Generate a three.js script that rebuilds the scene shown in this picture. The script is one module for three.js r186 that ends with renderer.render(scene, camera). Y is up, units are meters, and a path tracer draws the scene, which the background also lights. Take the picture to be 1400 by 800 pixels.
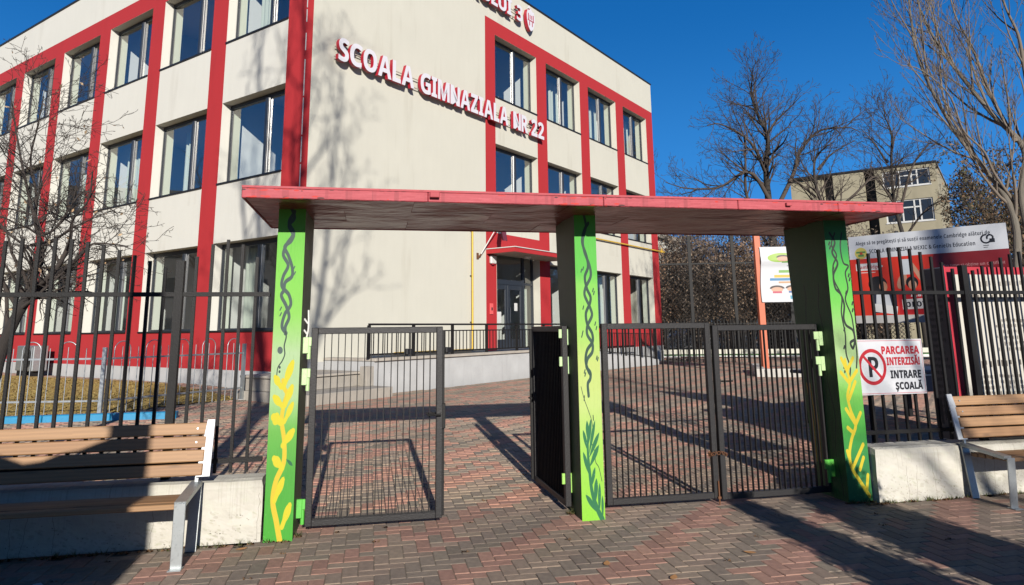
import * as THREE from 'three';
import { mergeGeometries } from 'three/addons/utils/BufferGeometryUtils.js';
import { FontLoader } from 'three/addons/loaders/FontLoader.js';
import { TextGeometry } from 'three/addons/geometries/TextGeometry.js';

// ───────────────────────── camera, sky, sun, exposure ─────────────────────────
const W = 1024, H = 585;
const scene = new THREE.Scene();
const camera = new THREE.PerspectiveCamera(2 * Math.atan(525 / 957) * 180 / Math.PI, 1400 / 1050, 0.05, 900);
camera.position.set(0, 1.54, 0);
camera.rotation.set(10.418 * Math.PI / 180, 0, -0.688 * Math.PI / 180);
camera.setViewOffset(1400, 1050, 0, 250, 1400, 800);   // the photograph is the lower part of a 4:3 frame
camera.updateProjectionMatrix();
scene.add(camera);

const SUN_AZ = -11.9 * Math.PI / 180, SUN_EL = 20.3 * Math.PI / 180;   // direction the light travels (from -z, to the right), height
const toSun = new THREE.Vector3(-Math.sin(SUN_AZ) * Math.cos(SUN_EL), Math.sin(SUN_EL), Math.cos(SUN_AZ) * Math.cos(SUN_EL));
const SUN_POWER = 5.0, EXPOSURE = 1.7;
const SKY_ZENITH = [0.0016, 0.018, 0.075], SKY_MID = [0.0055, 0.081, 0.268], SKY_LOW = [0.0260, 0.168, 0.45], SKY_RIM = [0.13, 0.26, 0.46];
{
  const w = 512, h = 256, data = new Float32Array(w * h * 4), mix = (a, b, t) => a.map((x, i) => x + (b[i] - x) * t), ss = THREE.MathUtils.smoothstep;
  for (let r = 0; r < h; r++) for (let c = 0; c < w; c++) {
    const el = ((r + 0.5) / h - 0.5) * Math.PI, az = ((c + 0.5) / w - 0.5) * 2 * Math.PI;
    const x = Math.cos(az) * Math.cos(el), y = Math.sin(el), z = Math.sin(az) * Math.cos(el);
    const e = Math.max(0, el) * 180 / Math.PI;
    let col = mix(SKY_RIM, SKY_LOW, ss(e, 0, 11));
    col = mix(col, SKY_MID, ss(e, 6, 27));
    col = mix(col, SKY_ZENITH, ss(e, 22, 70));
    const cosS = x * toSun.x + y * toSun.y + z * toSun.z, g = Math.max(0, cosS);
    const halo = 0.03 * Math.pow(g, 6) + 0.3 * Math.pow(g, 60);            // aureole round the sun
    col = col.map((v, i) => v + halo * [1, 0.95, 0.85][i]);
    if (el < 0) col = mix(SKY_RIM, [0.06, 0.057, 0.05], ss(-el, 0, 0.12));
    for (let i = 0; i < 3; i++) data[(r * w + c) * 4 + i] = col[i];
    data[(r * w + c) * 4 + 3] = 1;
  }
  const t = new THREE.DataTexture(data, w, h, THREE.RGBAFormat, THREE.FloatType);
  t.mapping = THREE.EquirectangularReflectionMapping; t.magFilter = t.minFilter = THREE.LinearFilter; t.needsUpdate = true;
  scene.background = t; scene.environment = t;
}
const sun = new THREE.DirectionalLight(new THREE.Color(1, 0.945, 0.86), SUN_POWER);
sun.position.copy(toSun).multiplyScalar(60); sun.target.position.set(0, 0, 0);
sun.castShadow = true; sun.shadow.mapSize.set(4096, 4096);
Object.assign(sun.shadow.camera, { left: -45, right: 45, top: 45, bottom: -45, near: 1, far: 160 });
scene.add(sun, sun.target); sun.name = 'sun';
const renderer = new THREE.WebGLRenderer({ antialias: true });
renderer.setSize(W, H); renderer.toneMapping = THREE.LinearToneMapping; renderer.toneMappingExposure = EXPOSURE;
renderer.shadowMap.enabled = true;

// ───────────────────────── helpers ─────────────────────────
function rng(seed) { let a = seed >>> 0; return () => { a = (a + 0x6d2b79f5) | 0; let t = Math.imul(a ^ (a >>> 15), 1 | a); t = (t + Math.imul(t ^ (t >>> 7), 61 | t)) ^ t; return ((t ^ (t >>> 14)) >>> 0) / 4294967296; }; }
const R0 = rng(22), rr = (a, b, r = R0) => a + (b - a) * r();
const V3 = (x, y, z) => new THREE.Vector3(x, y, z);
const clamp = THREE.MathUtils.clamp, sstep = (x, a, b) => THREE.MathUtils.smoothstep(x, a, b), lerp = THREE.MathUtils.lerp;
const lin = (r, g, b) => new THREE.Color().setRGB(r, g, b);
const hex = (h) => new THREE.Color(h);

// Two frames of reference: the gate (x along the gate, -z inwards) and the school (x along its right wall, z out of it).
const GO = V3(-1.891, 0, -5.5935), GROT = 11.315 * Math.PI / 180;
const BO = V3(-5.032, 0, -16.238), BROT = 55.02 * Math.PI / 180;
const turnY = (x, z, a) => [x * Math.cos(a) + z * Math.sin(a), -x * Math.sin(a) + z * Math.cos(a)];
const gate = (u, y, v) => { const [x, z] = turnY(u, -v, GROT); return V3(GO.x + x, y, GO.z + z); };
const bld = (s, y, o) => { const [x, z] = turnY(s, o, BROT); return V3(BO.x + x, y, BO.z + z); };
const toGate = (x, z) => { const [u, w] = turnY(x - GO.x, z - GO.z, -GROT); return [u, -w]; };
const toBld = (x, z) => turnY(x - BO.x, z - BO.z, -BROT);
function groundY(x, z) {                                        // the yard rises gently from the gate to the school
  const [u, v] = toGate(x, z);
  return 0.0245 * clamp(v - 0.6, 0, 6.2) + 0.13 * sstep(-u, 0.4, 4) * sstep(v, 5.5, 11) - 0.05 * sstep(u, 5, 14) * sstep(v, 6, 20);
}

const names = {};
function numbered(n) { const k = (names[n] = (names[n] ?? -1) + 1); return k ? n + '_' + String(k).padStart(3, '0') : n; }
function tag(o, label, category, group) { o.userData.label = label; o.userData.category = category; if (group) o.userData.group = group; return o; }
function thing(name, label, category, pos = V3(0, 0, 0), turn = 0, group) {
  const o = new THREE.Group(); o.name = numbered(name); scene.add(o); o.position.copy(pos); o.rotation.y = turn;
  return tag(o, label, category, group);
}
function structure(name, geos, mat, kind = 'structure') { const m = part(name, geos, mat, scene); m.name = numbered(name); m.userData.kind = kind; return m; }
function norm(g) { const h = g.index ? g.toNonIndexed() : g; for (const k of Object.keys(h.attributes)) if (!['position', 'normal', 'uv', 'color'].includes(k)) h.deleteAttribute(k); return h; }
function merge(list) {
  list = [].concat(list).map(norm); if (list.length === 1) return list[0];
  const col = list.some((g) => g.attributes.color);
  for (const g of list) { if (!g.attributes.uv) g.setAttribute('uv', new THREE.BufferAttribute(new Float32Array(g.attributes.position.count * 2), 2)); if (col && !g.attributes.color) g.setAttribute('color', new THREE.BufferAttribute(new Float32Array(g.attributes.position.count * 3).fill(1), 3)); }
  return mergeGeometries(list);
}
function part(name, geos, mat, parent, label) {
  const m = new THREE.Mesh(merge(geos), mat); m.name = name; m.castShadow = m.receiveShadow = true; parent.add(m);
  if (label) m.userData.label = label; return m;
}
function group(name, parent, x = 0, y = 0, z = 0, turn = 0) { const g = new THREE.Group(); g.name = name; g.position.set(x, y, z); g.rotation.y = turn; parent.add(g); return g; }
// uv in metres, each face laid on by its own main direction
function metres(g, ox = 0, oy = 0) {
  g = norm(g); const p = g.attributes.position, n = g.attributes.normal, uv = new Float32Array(p.count * 2);
  for (let i = 0; i < p.count; i++) {
    const ax = Math.abs(n.getX(i)), ay = Math.abs(n.getY(i)), az = Math.abs(n.getZ(i)), x = p.getX(i), y = p.getY(i), z = p.getZ(i);
    const [a, b] = ay >= ax && ay >= az ? [x, z] : ax > az ? [z, y] : [x, y];
    uv[2 * i] = a + ox; uv[2 * i + 1] = b + oy;
  }
  g.setAttribute('uv', new THREE.BufferAttribute(uv, 2)); return g;
}
// box given by its centre, chamfered by c (44 triangles) or plain when c = 0
function cbox(w, h, d, x = 0, y = 0, z = 0, c = 0.003) {
  if (!c) return metres(new THREE.BoxGeometry(w, h, d).translate(x, y, z));
  const X = w / 2, Y = h / 2, Z = d / 2, P = [], N = [];
  c = Math.min(c, X * 0.6, Y * 0.6, Z * 0.6);
  const quad = (a, b, e, f) => tri(a, b, e) || tri(a, e, f);
  const tri = (a, b, e) => { const u = V3(...b).sub(V3(...a)), v = V3(...e).sub(V3(...a)), n = u.cross(v).normalize(), m = V3((a[0] + b[0] + e[0]) / 3, (a[1] + b[1] + e[1]) / 3, (a[2] + b[2] + e[2]) / 3); const fl = n.dot(m) < 0; if (fl) n.negate(); for (const q of fl ? [a, e, b] : [a, b, e]) { P.push(q[0] + x, q[1] + y, q[2] + z); N.push(n.x, n.y, n.z); } };
  for (const s of [-1, 1]) {
    quad([s * X, -Y + c, -Z + c], [s * X, Y - c, -Z + c], [s * X, Y - c, Z - c], [s * X, -Y + c, Z - c]);
    quad([-X + c, s * Y, -Z + c], [X - c, s * Y, -Z + c], [X - c, s * Y, Z - c], [-X + c, s * Y, Z - c]);
    quad([-X + c, -Y + c, s * Z], [X - c, -Y + c, s * Z], [X - c, Y - c, s * Z], [-X + c, Y - c, s * Z]);
    for (const t of [-1, 1]) {
      quad([s * X, t * (Y - c), -Z + c], [s * X, t * (Y - c), Z - c], [s * (X - c), t * Y, Z - c], [s * (X - c), t * Y, -Z + c]);
      quad([s * X, -Y + c, t * (Z - c)], [s * X, Y - c, t * (Z - c)], [s * (X - c), Y - c, t * Z], [s * (X - c), -Y + c, t * Z]);
      quad([-X + c, s * Y, t * (Z - c)], [X - c, s * Y, t * (Z - c)], [X - c, s * (Y - c), t * Z], [-X + c, s * (Y - c), t * Z]);
      for (const q of [-1, 1]) tri([s * X, t * (Y - c), q * (Z - c)], [s * (X - c), t * Y, q * (Z - c)], [s * (X - c), t * (Y - c), q * Z]);
    }
  }
  const g = new THREE.BufferGeometry(); g.setAttribute('position', new THREE.Float32BufferAttribute(P, 3)); g.setAttribute('normal', new THREE.Float32BufferAttribute(N, 3)); g.setAttribute('uv', new THREE.Float32BufferAttribute(new Float32Array(P.length / 3 * 2), 2));
  return metres(g);
}
const span = (x0, x1, y0, y1, z0, z1, c = 0) => cbox(x1 - x0, y1 - y0, z1 - z0, (x0 + x1) / 2, (y0 + y1) / 2, (z0 + z1) / 2, c);
// a bar of square or round section between two points
function bar(a, b, w, d = w, sides = 4) {
  const L = a.distanceTo(b), g = sides === 4 ? new THREE.BoxGeometry(w, L, d) : new THREE.CylinderGeometry(w / 2, w / 2, L, sides), dir = b.clone().sub(a).normalize();
  g.applyQuaternion(new THREE.Quaternion().setFromUnitVectors(V3(0, 1, 0), dir)); g.translate((a.x + b.x) / 2, (a.y + b.y) / 2, (a.z + b.z) / 2);
  return metres(g);
}
function rod(pts, r, sides = 8) { return norm(new THREE.TubeGeometry(new THREE.CatmullRomCurve3(pts), Math.max(4, pts.length * 4), r, sides)); }

// adds a triangle wound so that it faces upwards
function facing(P, [a, b, c]) { const up = (b[2] - a[2]) * (c[0] - a[0]) - (b[0] - a[0]) * (c[2] - a[2]); for (const p of up >= 0 ? [a, b, c] : [a, c, b]) P.push(...p); }

// ───────────────────────── textures and materials ─────────────────────────
const hash = (x, y, s) => { let h = Math.imul(x, 374761393) + Math.imul(y, 668265263) + Math.imul(s, 1442695041); h = Math.imul(h ^ (h >>> 13), 1274126177); return ((h ^ (h >>> 16)) >>> 0) / 4294967296; };
function vnoise(x, y, per, s) { const xi = Math.floor(x), yi = Math.floor(y), fx = x - xi, fy = y - yi, u = fx * fx * (3 - 2 * fx), v = fy * fy * (3 - 2 * fy), m = (k) => ((k % per) + per) % per; return lerp(lerp(hash(m(xi), m(yi), s), hash(m(xi + 1), m(yi), s), u), lerp(hash(m(xi), m(yi + 1), s), hash(m(xi + 1), m(yi + 1), s), u), v); }
function fbm(x, y, per, oct, s) { let a = 0.5, t = 0, n = 0; for (let o = 0; o < oct; o++) { t += a * vnoise(x, y, per, s + o); n += a; a *= 0.55; x *= 2; y *= 2; per *= 2; } return t / n; }
function dataTex(size, f, srgb) {
  const d = new Uint8Array(size * size * 4);
  for (let y = 0; y < size; y++) for (let x = 0; x < size; x++) { const c = f(x / size, y / size), o = (y * size + x) * 4; for (let i = 0; i < 3; i++) d[o + i] = clamp(Array.isArray(c) ? c[i] : c, 0, 1) * 255; d[o + 3] = 255; }
  const t = new THREE.DataTexture(d, size, size); t.wrapS = t.wrapT = THREE.RepeatWrapping; t.magFilter = THREE.LinearFilter; t.minFilter = THREE.LinearMipmapLinearFilter; t.generateMipmaps = true; if (srgb) t.colorSpace = THREE.SRGBColorSpace; t.needsUpdate = true; return t;
}
const rep = (t, sx, sy = sx) => { const c = t.clone(); c.repeat.set(sx, sy); c.needsUpdate = true; return c; };
const ALBEDO = 0.80;                                              // all base colours together, against the exposure
const std = (o) => { const m = new THREE.MeshStandardMaterial({ roughness: 0.8, metalness: 0, ...o }); m.color.multiplyScalar(ALBEDO); return m; };
const tFine = dataTex(256, (x, y) => fbm(x * 48, y * 48, 48, 3, 3));
const tCoarse = dataTex(512, (x, y) => fbm(x * 6, y * 6, 6, 6, 11));
const tPlaster = dataTex(512, (x, y) => { const v = 0.93 + 0.07 * fbm(x * 5, y * 5, 5, 5, 5) + 0.03 * (fbm(x * 40, y * 6, 40, 3, 8) - 0.5), s = Math.max(0, fbm(x * 18, y * 2, 18, 4, 31) - 0.62) * 0.3; return [v - s, v - s * 1.1, v - s * 1.25]; });
const tWear = dataTex(512, (x, y) => { const v = 0.86 + 0.2 * (fbm(x * 7, y * 7, 7, 6, 17) - 0.5), k = fbm(x * 30, y * 30, 30, 4, 23) > 0.72 ? 0.82 : 1; return v * k; });
const tConcrete = dataTex(512, (x, y) => { const v = 0.82 + 0.3 * (fbm(x * 5, y * 5, 5, 6, 41) - 0.5), pit = fbm(x * 110, y * 110, 110, 2, 47) > 0.84 ? 0.8 : 1, run = 1 - 0.35 * Math.max(0, fbm(x * 22, y * 1.0 * 2, 22, 3, 44) - 0.55); return [v * pit * run, v * pit * run * 0.99, v * pit * run * 0.965]; });
const tSpeck = dataTex(256, (x, y) => 0.8 + 0.36 * (fbm(x * 12, y * 12, 12, 5, 61) - 0.5) + 0.14 * (hash(Math.floor(x * 256), Math.floor(y * 256), 9) - 0.5));
const tWood = dataTex(512, (x, y) => { const w = y * 14 + 0.9 * fbm(x * 3, y * 8, 8, 4, 71) , g = 0.5 + 0.5 * Math.sin(w * 6.283), f = fbm(x * 6, y * 128, 128, 2, 73), knot = Math.exp(-((((x * 3) % 1) - 0.5) ** 2 * 90 + (((y * 5) % 1) - 0.6) ** 2 * 40)) * (hash(Math.floor(x * 3), Math.floor(y * 5), 5) > 0.72 ? 1 : 0); const v = 0.74 + 0.13 * g + 0.18 * (f - 0.5) - 0.42 * knot; return [v, v * 0.985, v * 0.95]; });
const tSand = dataTex(256, (x, y) => { const v = 0.7 + 0.5 * (fbm(x * 16, y * 16, 16, 5, 81) - 0.5); return [v, v * 0.95, v * 0.88]; });
const tGrass = dataTex(512, (x, y) => { const v = 0.45 + 1.0 * (fbm(x * 40, y * 40, 40, 4, 91) - 0.35), d = fbm(x * 6, y * 6, 6, 4, 93); return [v, v * (0.9 + 0.12 * d), v * 0.62]; });
const tBark = dataTex(256, (x, y) => 0.7 + 0.6 * (fbm(x * 16, y * 5, 16, 5, 101) - 0.5));
const tFilm = dataTex(512, (x, y) => 0.5 + 0.5 * (fbm(x * 4, y * 3, 4, 4, 111) - 0.5));

const M = {
  cream: std({ color: lin(0.525, 0.508, 0.432), map: rep(tPlaster, 0.22), bumpMap: rep(tFine, 1.2), bumpScale: 0.0025, roughness: 0.92 }),
  whitewall: std({ color: lin(0.575, 0.562, 0.505), map: rep(tPlaster, 0.2), bumpMap: rep(tFine, 1.2), bumpScale: 0.0025, roughness: 0.92 }),
  red: std({ color: lin(0.375, 0.0125, 0.0165), map: rep(tPlaster, 0.3), bumpMap: rep(tFine, 1.5), bumpScale: 0.003, roughness: 0.85 }),
  plinth: std({ color: lin(0.47, 0.475, 0.48), map: rep(tConcrete, 0.4), bumpMap: rep(tFine, 1.4), bumpScale: 0.002, roughness: 0.9 }),
  capstone: std({ color: lin(0.42, 0.38, 0.33), map: rep(tConcrete, 0.7), roughness: 0.85 }),
  concrete: std({ color: lin(0.55, 0.53, 0.49), map: rep(tConcrete, 0.55), bumpMap: rep(tCoarse, 1.2), bumpScale: 0.008, roughness: 0.92 }),
  greyconcrete: std({ color: lin(0.36, 0.33, 0.29), map: rep(tConcrete, 0.8), bumpMap: rep(tFine, 1), bumpScale: 0.004, roughness: 0.92 }),
  frame: std({ color: lin(0.022, 0.027, 0.036), roughness: 0.38 }),
  sill: std({ color: lin(0.018, 0.018, 0.02), roughness: 0.45, metalness: 0.3 }),
  glass: new THREE.MeshPhysicalMaterial({ color: lin(0.97, 0.985, 0.98), transmission: 1, thickness: 0, roughness: 0.015, ior: 2.5, metalness: 0 }),
  curtain: new THREE.MeshPhysicalMaterial({ color: lin(0.38, 0.43, 0.37), roughness: 0.95, transmission: 0.15, thickness: 0 }),
  innerwhite: std({ color: lin(0.46, 0.52, 0.44), roughness: 0.8 }),
  aluminium: std({ color: lin(0.36, 0.36, 0.355), roughness: 0.3, metalness: 0.8 }),
  inside: std({ color: lin(0.62, 0.65, 0.62), roughness: 0.95 }),
  insidefloor: std({ color: lin(0.45, 0.40, 0.34), roughness: 0.7 }),
  letterface: std({ color: lin(0.60, 0.585, 0.62), roughness: 0.45 }),
  letterside: std({ color: lin(0.36, 0.014, 0.03), roughness: 0.4 }),
  yellowpipe: std({ color: lin(0.66, 0.42, 0.04), map: rep(tWear, 2), roughness: 0.5 }),
  black: new THREE.MeshPhysicalMaterial({ color: lin(0.011, 0.0105, 0.0105), map: rep(tWear, 1.5), bumpMap: rep(tFine, 3), bumpScale: 0.0012, roughness: 0.55, specularIntensity: 0.35 }),
  gatemetal: new THREE.MeshPhysicalMaterial({ color: lin(0.020, 0.019, 0.0195), map: rep(tWear, 2.2), bumpMap: rep(tFine, 3), bumpScale: 0.0015, roughness: 0.5, specularIntensity: 0.5 }),
  galvanised: std({ color: lin(0.46, 0.49, 0.50), map: rep(tWear, 3), roughness: 0.42, metalness: 0.75 }),
  greysteel: std({ color: lin(0.44, 0.46, 0.48), map: rep(tWear, 3), roughness: 0.5, metalness: 0.4 }),
  canopyred: std({ color: lin(0.42, 0.062, 0.075), map: rep(tWear, 1.1), bumpMap: rep(tCoarse, 1.3), bumpScale: 0.006, roughness: 0.75 }),
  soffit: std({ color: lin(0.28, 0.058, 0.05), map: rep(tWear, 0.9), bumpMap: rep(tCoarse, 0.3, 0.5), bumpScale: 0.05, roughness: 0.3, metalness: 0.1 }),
  wood: std({ color: lin(0.35, 0.198, 0.095), map: rep(tWood, 0.7, 2.6), bumpMap: rep(tWood, 0.7, 2.6), bumpScale: 0.001, roughness: 0.62 }),
  wooddark: std({ color: lin(0.30, 0.16, 0.072), map: rep(tWood, 0.7, 2.6), bumpMap: rep(tWood, 0.7, 2.6), bumpScale: 0.001, roughness: 0.62 }),
  lime: std({ color: lin(0.30, 0.58, 0.10), map: rep(tWear, 3), roughness: 0.5 }),
  limepale: std({ color: lin(0.44, 0.62, 0.30), map: rep(tWear, 3), roughness: 0.5 }),
  green: std({ color: lin(0.09, 0.44, 0.05), map: rep(tWear, 3), roughness: 0.5 }),
  sand: std({ color: lin(0.20, 0.17, 0.135), map: rep(tSand, 1.2), roughness: 1 }),
  soil: std({ color: lin(0.20, 0.165, 0.125), map: rep(tSand, 0.31), roughness: 1 }),
  lawn: std({ color: lin(0.60, 0.42, 0.13), map: rep(tGrass, 0.55), bumpMap: rep(tGrass, 0.55), bumpScale: 0.03, roughness: 1 }),
  blue: std({ color: lin(0.008, 0.22, 0.42), map: rep(tWear, 1.5), roughness: 0.5 }),
  orange: std({ color: lin(0.50, 0.10, 0.028), map: rep(tWear, 0.7), roughness: 0.55 }),
  bark: std({ color: lin(0.042, 0.034, 0.028), map: rep(tBark, 6, 2), bumpMap: rep(tBark, 6, 2), bumpScale: 0.01, roughness: 0.95 }),
  barkpale: std({ color: lin(0.20, 0.175, 0.14), map: rep(tBark, 3, 0.6), bumpMap: rep(tBark, 3, 0.6), bumpScale: 0.02, roughness: 0.95 }),
  barkdark: std({ color: lin(0.034, 0.027, 0.023), map: rep(tBark, 6, 2), bumpMap: rep(tBark, 6, 2), bumpScale: 0.01, roughness: 0.95 }),
  twigdark: std({ color: lin(0.036, 0.027, 0.022), roughness: 0.95 }),
  twig: std({ color: lin(0.060, 0.045, 0.036), roughness: 0.95 }),
  twigpale: std({ color: lin(0.15, 0.122, 0.095), roughness: 0.95 }),
  deadleaf: std({ color: 0xffffff, vertexColors: true, roughness: 0.95, side: THREE.DoubleSide }),
  whitepaint: std({ color: lin(0.62, 0.615, 0.59), map: rep(tWear, 1), roughness: 0.6 }),
  rust: std({ color: lin(0.17, 0.07, 0.03), map: rep(tWear, 8), roughness: 0.8, metalness: 0.3 }),
  darkblue: std({ color: lin(0.012, 0.022, 0.06), roughness: 0.45 }),
};
function canvasTex(w, h, draw) { const c = document.createElement('canvas'); c.width = w; c.height = h; const g = c.getContext('2d'); draw(g, w, h); const t = new THREE.CanvasTexture(c); t.colorSpace = THREE.SRGBColorSpace; t.anisotropy = 8; return t; }

// ───────────────────────── ground, pavement, lawn ─────────────────────────
function sheet(x0, x1, z0, z1, n, m, lift, keep) {              // a sheet that follows the rise of the yard
  const P = [], I = [], UV = [];
  for (let j = 0; j <= m; j++) for (let i = 0; i <= n; i++) { const x = lerp(x0, x1, i / n), z = lerp(z0, z1, j / m); P.push(x, groundY(x, z) + lift, z); UV.push(x, z); }
  for (let j = 0; j < m; j++) for (let i = 0; i < n; i++) { const a = j * (n + 1) + i, b = a + 1, c = a + n + 1, d = c + 1; if (!keep || keep(lerp(x0, x1, (i + 0.5) / n), lerp(z0, z1, (j + 0.5) / m))) I.push(a, c, b, b, c, d); }
  const g = new THREE.BufferGeometry(); g.setAttribute('position', new THREE.Float32BufferAttribute(P, 3)); g.setAttribute('uv', new THREE.Float32BufferAttribute(UV, 2)); g.setIndex(I); g.computeVertexNormals(); return g;
}
structure('ground', merge([sheet(-60, 60, -70, 20, 120, 90, -0.05)].concat([[-400, 400, -400, -70], [-400, 400, 20, 400], [-400, -60, -70, 20], [60, 400, -70, 20]].map(([a, b, c, d]) => sheet(a, b, c, d, 2, 2, -0.05)))), M.soil);
// lawn and paved outlines, in world x, z
const LAWN = [[-17, -11.6], [-7.15, -12.25], [-5.72, -14.9], [-9.2, -18.7], [-13.1, -21.2], [-22, -26.5]];
const inside = (poly, x, z) => { let r = false; for (let i = 0, j = poly.length - 1; i < poly.length; j = i++) { const [a, b] = poly[i], [c, d] = poly[j]; if (b > z !== d > z && x < ((c - a) * (z - b)) / (d - b) + a) r = !r; } return r; };
const paved = (x, z) => {
  const [u, v] = toGate(x, z), [s, o] = toBld(x, z);
  if (v < -5.2 || v > 31 || u > 24 || u < -15) return false;
  if (v < 0.6) return u > -5.5 && u < 9.5 && !((v > -0.02) && (u < -0.02 || u > 5.42));
  if (s > -0.1 && o < 1.75 && s < 21.5 && o > -26) return false;               // the school and its landing
  if (inside(LAWN, x, z)) return false;
  return true;
};
{
  const pave = structure('pavement', sheet(-16, 20, -38, 5, 144, 172, -0.007, (x, z) => paved(x, z)), M.sand);
  const c = 0.1015, list = [];
  // 90-degree herringbone: flat bricks where (a - b) % 4 = 0, upright ones where it is 3
  const r = rng(5);
  for (let b = -60; b < 330; b++) for (let a = -160; a < 260; a++) {
    const k = ((a - b) % 4 + 4) % 4; if (k !== 0 && k !== 3) continue;
    const u = (a + (k === 0 ? 1 : 0.5)) * c, v = (b + (k === 0 ? 0.5 : 1)) * c, p = gate(u, 0, v);
    if (!paved(p.x, p.z)) continue;
    const band = Math.floor((a - b + (k === 3 ? 1 : 0)) / 4), m = ((band % 3) + 3) % 3, q = r();
    const rough = fbm(u * 0.35 + 30, v * 0.35 + 30, 4096, 2, 19) > 0.5 ? 0.5 : 0.16, tone = q < rough ? (q < rough * 0.42 ? 0 : q < rough * 0.72 ? 1 : 2) : m;                              // 0 red, 1 tan grey, 2 dark grey
    const d = p.z * p.z + p.x * p.x, view = p.z < -3.9 && Math.abs(p.x / p.z) < 0.74;
    list.push({ p, k, tone, d, view, yard: v > 0.75 + 0.5 * (r() - 0.5), w: 0.72 + 0.56 * fbm(u * 0.7 + 50, v * 0.7 + 50, 4096, 4, 27), q: r(), s: [r(), r(), r(), r()] });
  }
  const near = list.filter((e) => e.view).sort((e, f) => e.d - f.d).slice(0, 300), isNear = new Set(near);
  const brick = (seed) => {                                                       // top with a worn chamfer, four sides
    const q = rng(seed), X = 0.0992, Z = 0.0492, t = 0.0, e = 0.0045, P = [], N = [];
    const top = [[-X + e, -Z + e], [X - e, -Z + e], [X - e, Z - e], [-X + e, Z - e]].map(([x, z]) => [x + (q() - 0.5) * 0.002, t + (q() - 0.5) * 0.0012, z + (q() - 0.5) * 0.002]);
    const mid = [[-X, -Z], [X, -Z], [X, Z], [-X, Z]].map(([x, z]) => [x + (q() - 0.5) * 0.0015, t - 0.004, z + (q() - 0.5) * 0.0015]), low = mid.map(([x, , z]) => [x, t - 0.04, z]);
    const tri = (a, b, d) => { const n = V3(...b).sub(V3(...a)).cross(V3(...d).sub(V3(...a))).normalize(); for (const w of [a, b, d]) { P.push(...w); N.push(n.x, n.y, n.z); } };
    tri(top[0], top[2], top[1]); tri(top[0], top[3], top[2]);
    for (let i = 0; i < 4; i++) { const j = (i + 1) % 4; tri(top[i], top[j], mid[j]); tri(top[i], mid[j], mid[i]); tri(mid[i], mid[j], low[j]); tri(mid[i], low[j], low[i]); }
    const g = new THREE.BufferGeometry(); g.setAttribute('position', new THREE.Float32BufferAttribute(P, 3)); g.setAttribute('normal', new THREE.Float32BufferAttribute(N, 3)); g.setAttribute('uv', new THREE.Float32BufferAttribute(new Float32Array(P.length / 3 * 2), 2));
    return metres(g, seed * 0.37, seed * 0.61);
  };
  const shapes = [1, 2, 3, 4, 5, 6].map(brick);
  const base = [[0.37, 0.205, 0.152], [0.30, 0.222, 0.165], [0.24, 0.188, 0.145]];
  const dusty = [[0.50, 0.265, 0.185], [0.40, 0.295, 0.21], [0.31, 0.25, 0.185]];   // inside the gate the bricks are paler with dust
  const colour = (e) => { const k = (0.84 + 0.32 * e.q) * (e.w ?? 1), b = (e.yard ? dusty : base)[e.tone]; return [b[0] * k, b[1] * k * (0.97 + 0.06 * e.s[2]), b[2] * k]; };
  const paver = (o = {}) => std({ map: rep(tSpeck, 3.1), bumpMap: rep(tFine, 5), bumpScale: 0.0018, roughness: 0.9, ...o });
  const mats = []; for (let t = 0; t < 3; t++) for (let k = 0; k < 4; k++) { const e = { tone: t, q: (k + 0.5) / 4, s: [0, 0, k / 4] }; mats.push(paver({ color: lin(...colour(e)) })); }
  const place = (o, e) => { o.position.set(e.p.x, groundY(e.p.x, e.p.z) + (e.s[3] - 0.5) * 0.003, e.p.z); o.rotation.set((e.s[0] - 0.5) * 0.012, GROT + (e.k === 3 ? Math.PI / 2 : 0) + (e.s[1] - 0.5) * 0.012, (e.s[2] - 0.5) * 0.012); };
  for (const e of near) { const m = new THREE.Mesh(shapes[Math.floor(e.s[1] * 6)], mats[e.tone * 4 + clamp(Math.floor(e.q * 2.2 + (e.w - 0.72) * 3.6), 0, 3)]); m.name = 'paver'; m.castShadow = m.receiveShadow = true; place(m, e); pave.add(m); }
  const rest = list.filter((e) => !isNear.has(e)), wm = paver(), dummy = new THREE.Object3D();
  const im = new THREE.InstancedMesh(shapes[2], wm, rest.length); im.name = 'paver_field'; im.userData.kind = 'stuff';
  rest.forEach((e, i) => { place(dummy, e); dummy.updateMatrix(); im.setMatrixAt(i, dummy.matrix); im.setColorAt(i, lin(...colour(e))); });
  im.castShadow = im.receiveShadow = true; pave.add(im);
  structure('lawn', sheet(-22, -5, -27, -11, 85, 80, 0.012, (x, z) => inside(LAWN, x, z)), M.lawn);
  // grass blades of the dry lawn: short tufts nobody could count
  const tuft = []; const q = rng(77);
  const P = [], N = [], C = [];
  for (let i = 0; i < 26000; i++) {
    const x = lerp(-17, -5.6, q()), z = lerp(-21.5, -11.7, q()); if (!inside(LAWN, x, z)) continue;
    const y = groundY(x, z), h = 0.012 + 0.028 * q(), w = 0.012 + 0.014 * q(), a = q() * 6.283, dx = Math.cos(a) * w, dz = Math.sin(a) * w, lx = (q() - 0.5) * 0.09, lz = (q() - 0.5) * 0.09, t = q();
    facing(P, [[x - dx, y, z - dz], [x + dx, y, z + dz], [x + lx, y + h, z + lz]]); const n = V3(0.5 * (q() - 0.5), 1, 0.5 * (q() - 0.5)).normalize(); for (let j = 0; j < 3; j++) { N.push(n.x, n.y, n.z); C.push(lerp(0.62, 0.40, t), lerp(0.44, 0.33, t), lerp(0.14, 0.08, t)); }
  }
  const g = new THREE.BufferGeometry(); for (const [k, v] of [['position', P], ['normal', N], ['color', C]]) g.setAttribute(k, new THREE.Float32BufferAttribute(v, 3)); g.setAttribute('uv', new THREE.Float32BufferAttribute(new Float32Array(P.length / 3 * 2), 2));
  structure('grass', g, M.deadleaf, 'stuff');
}

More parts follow.
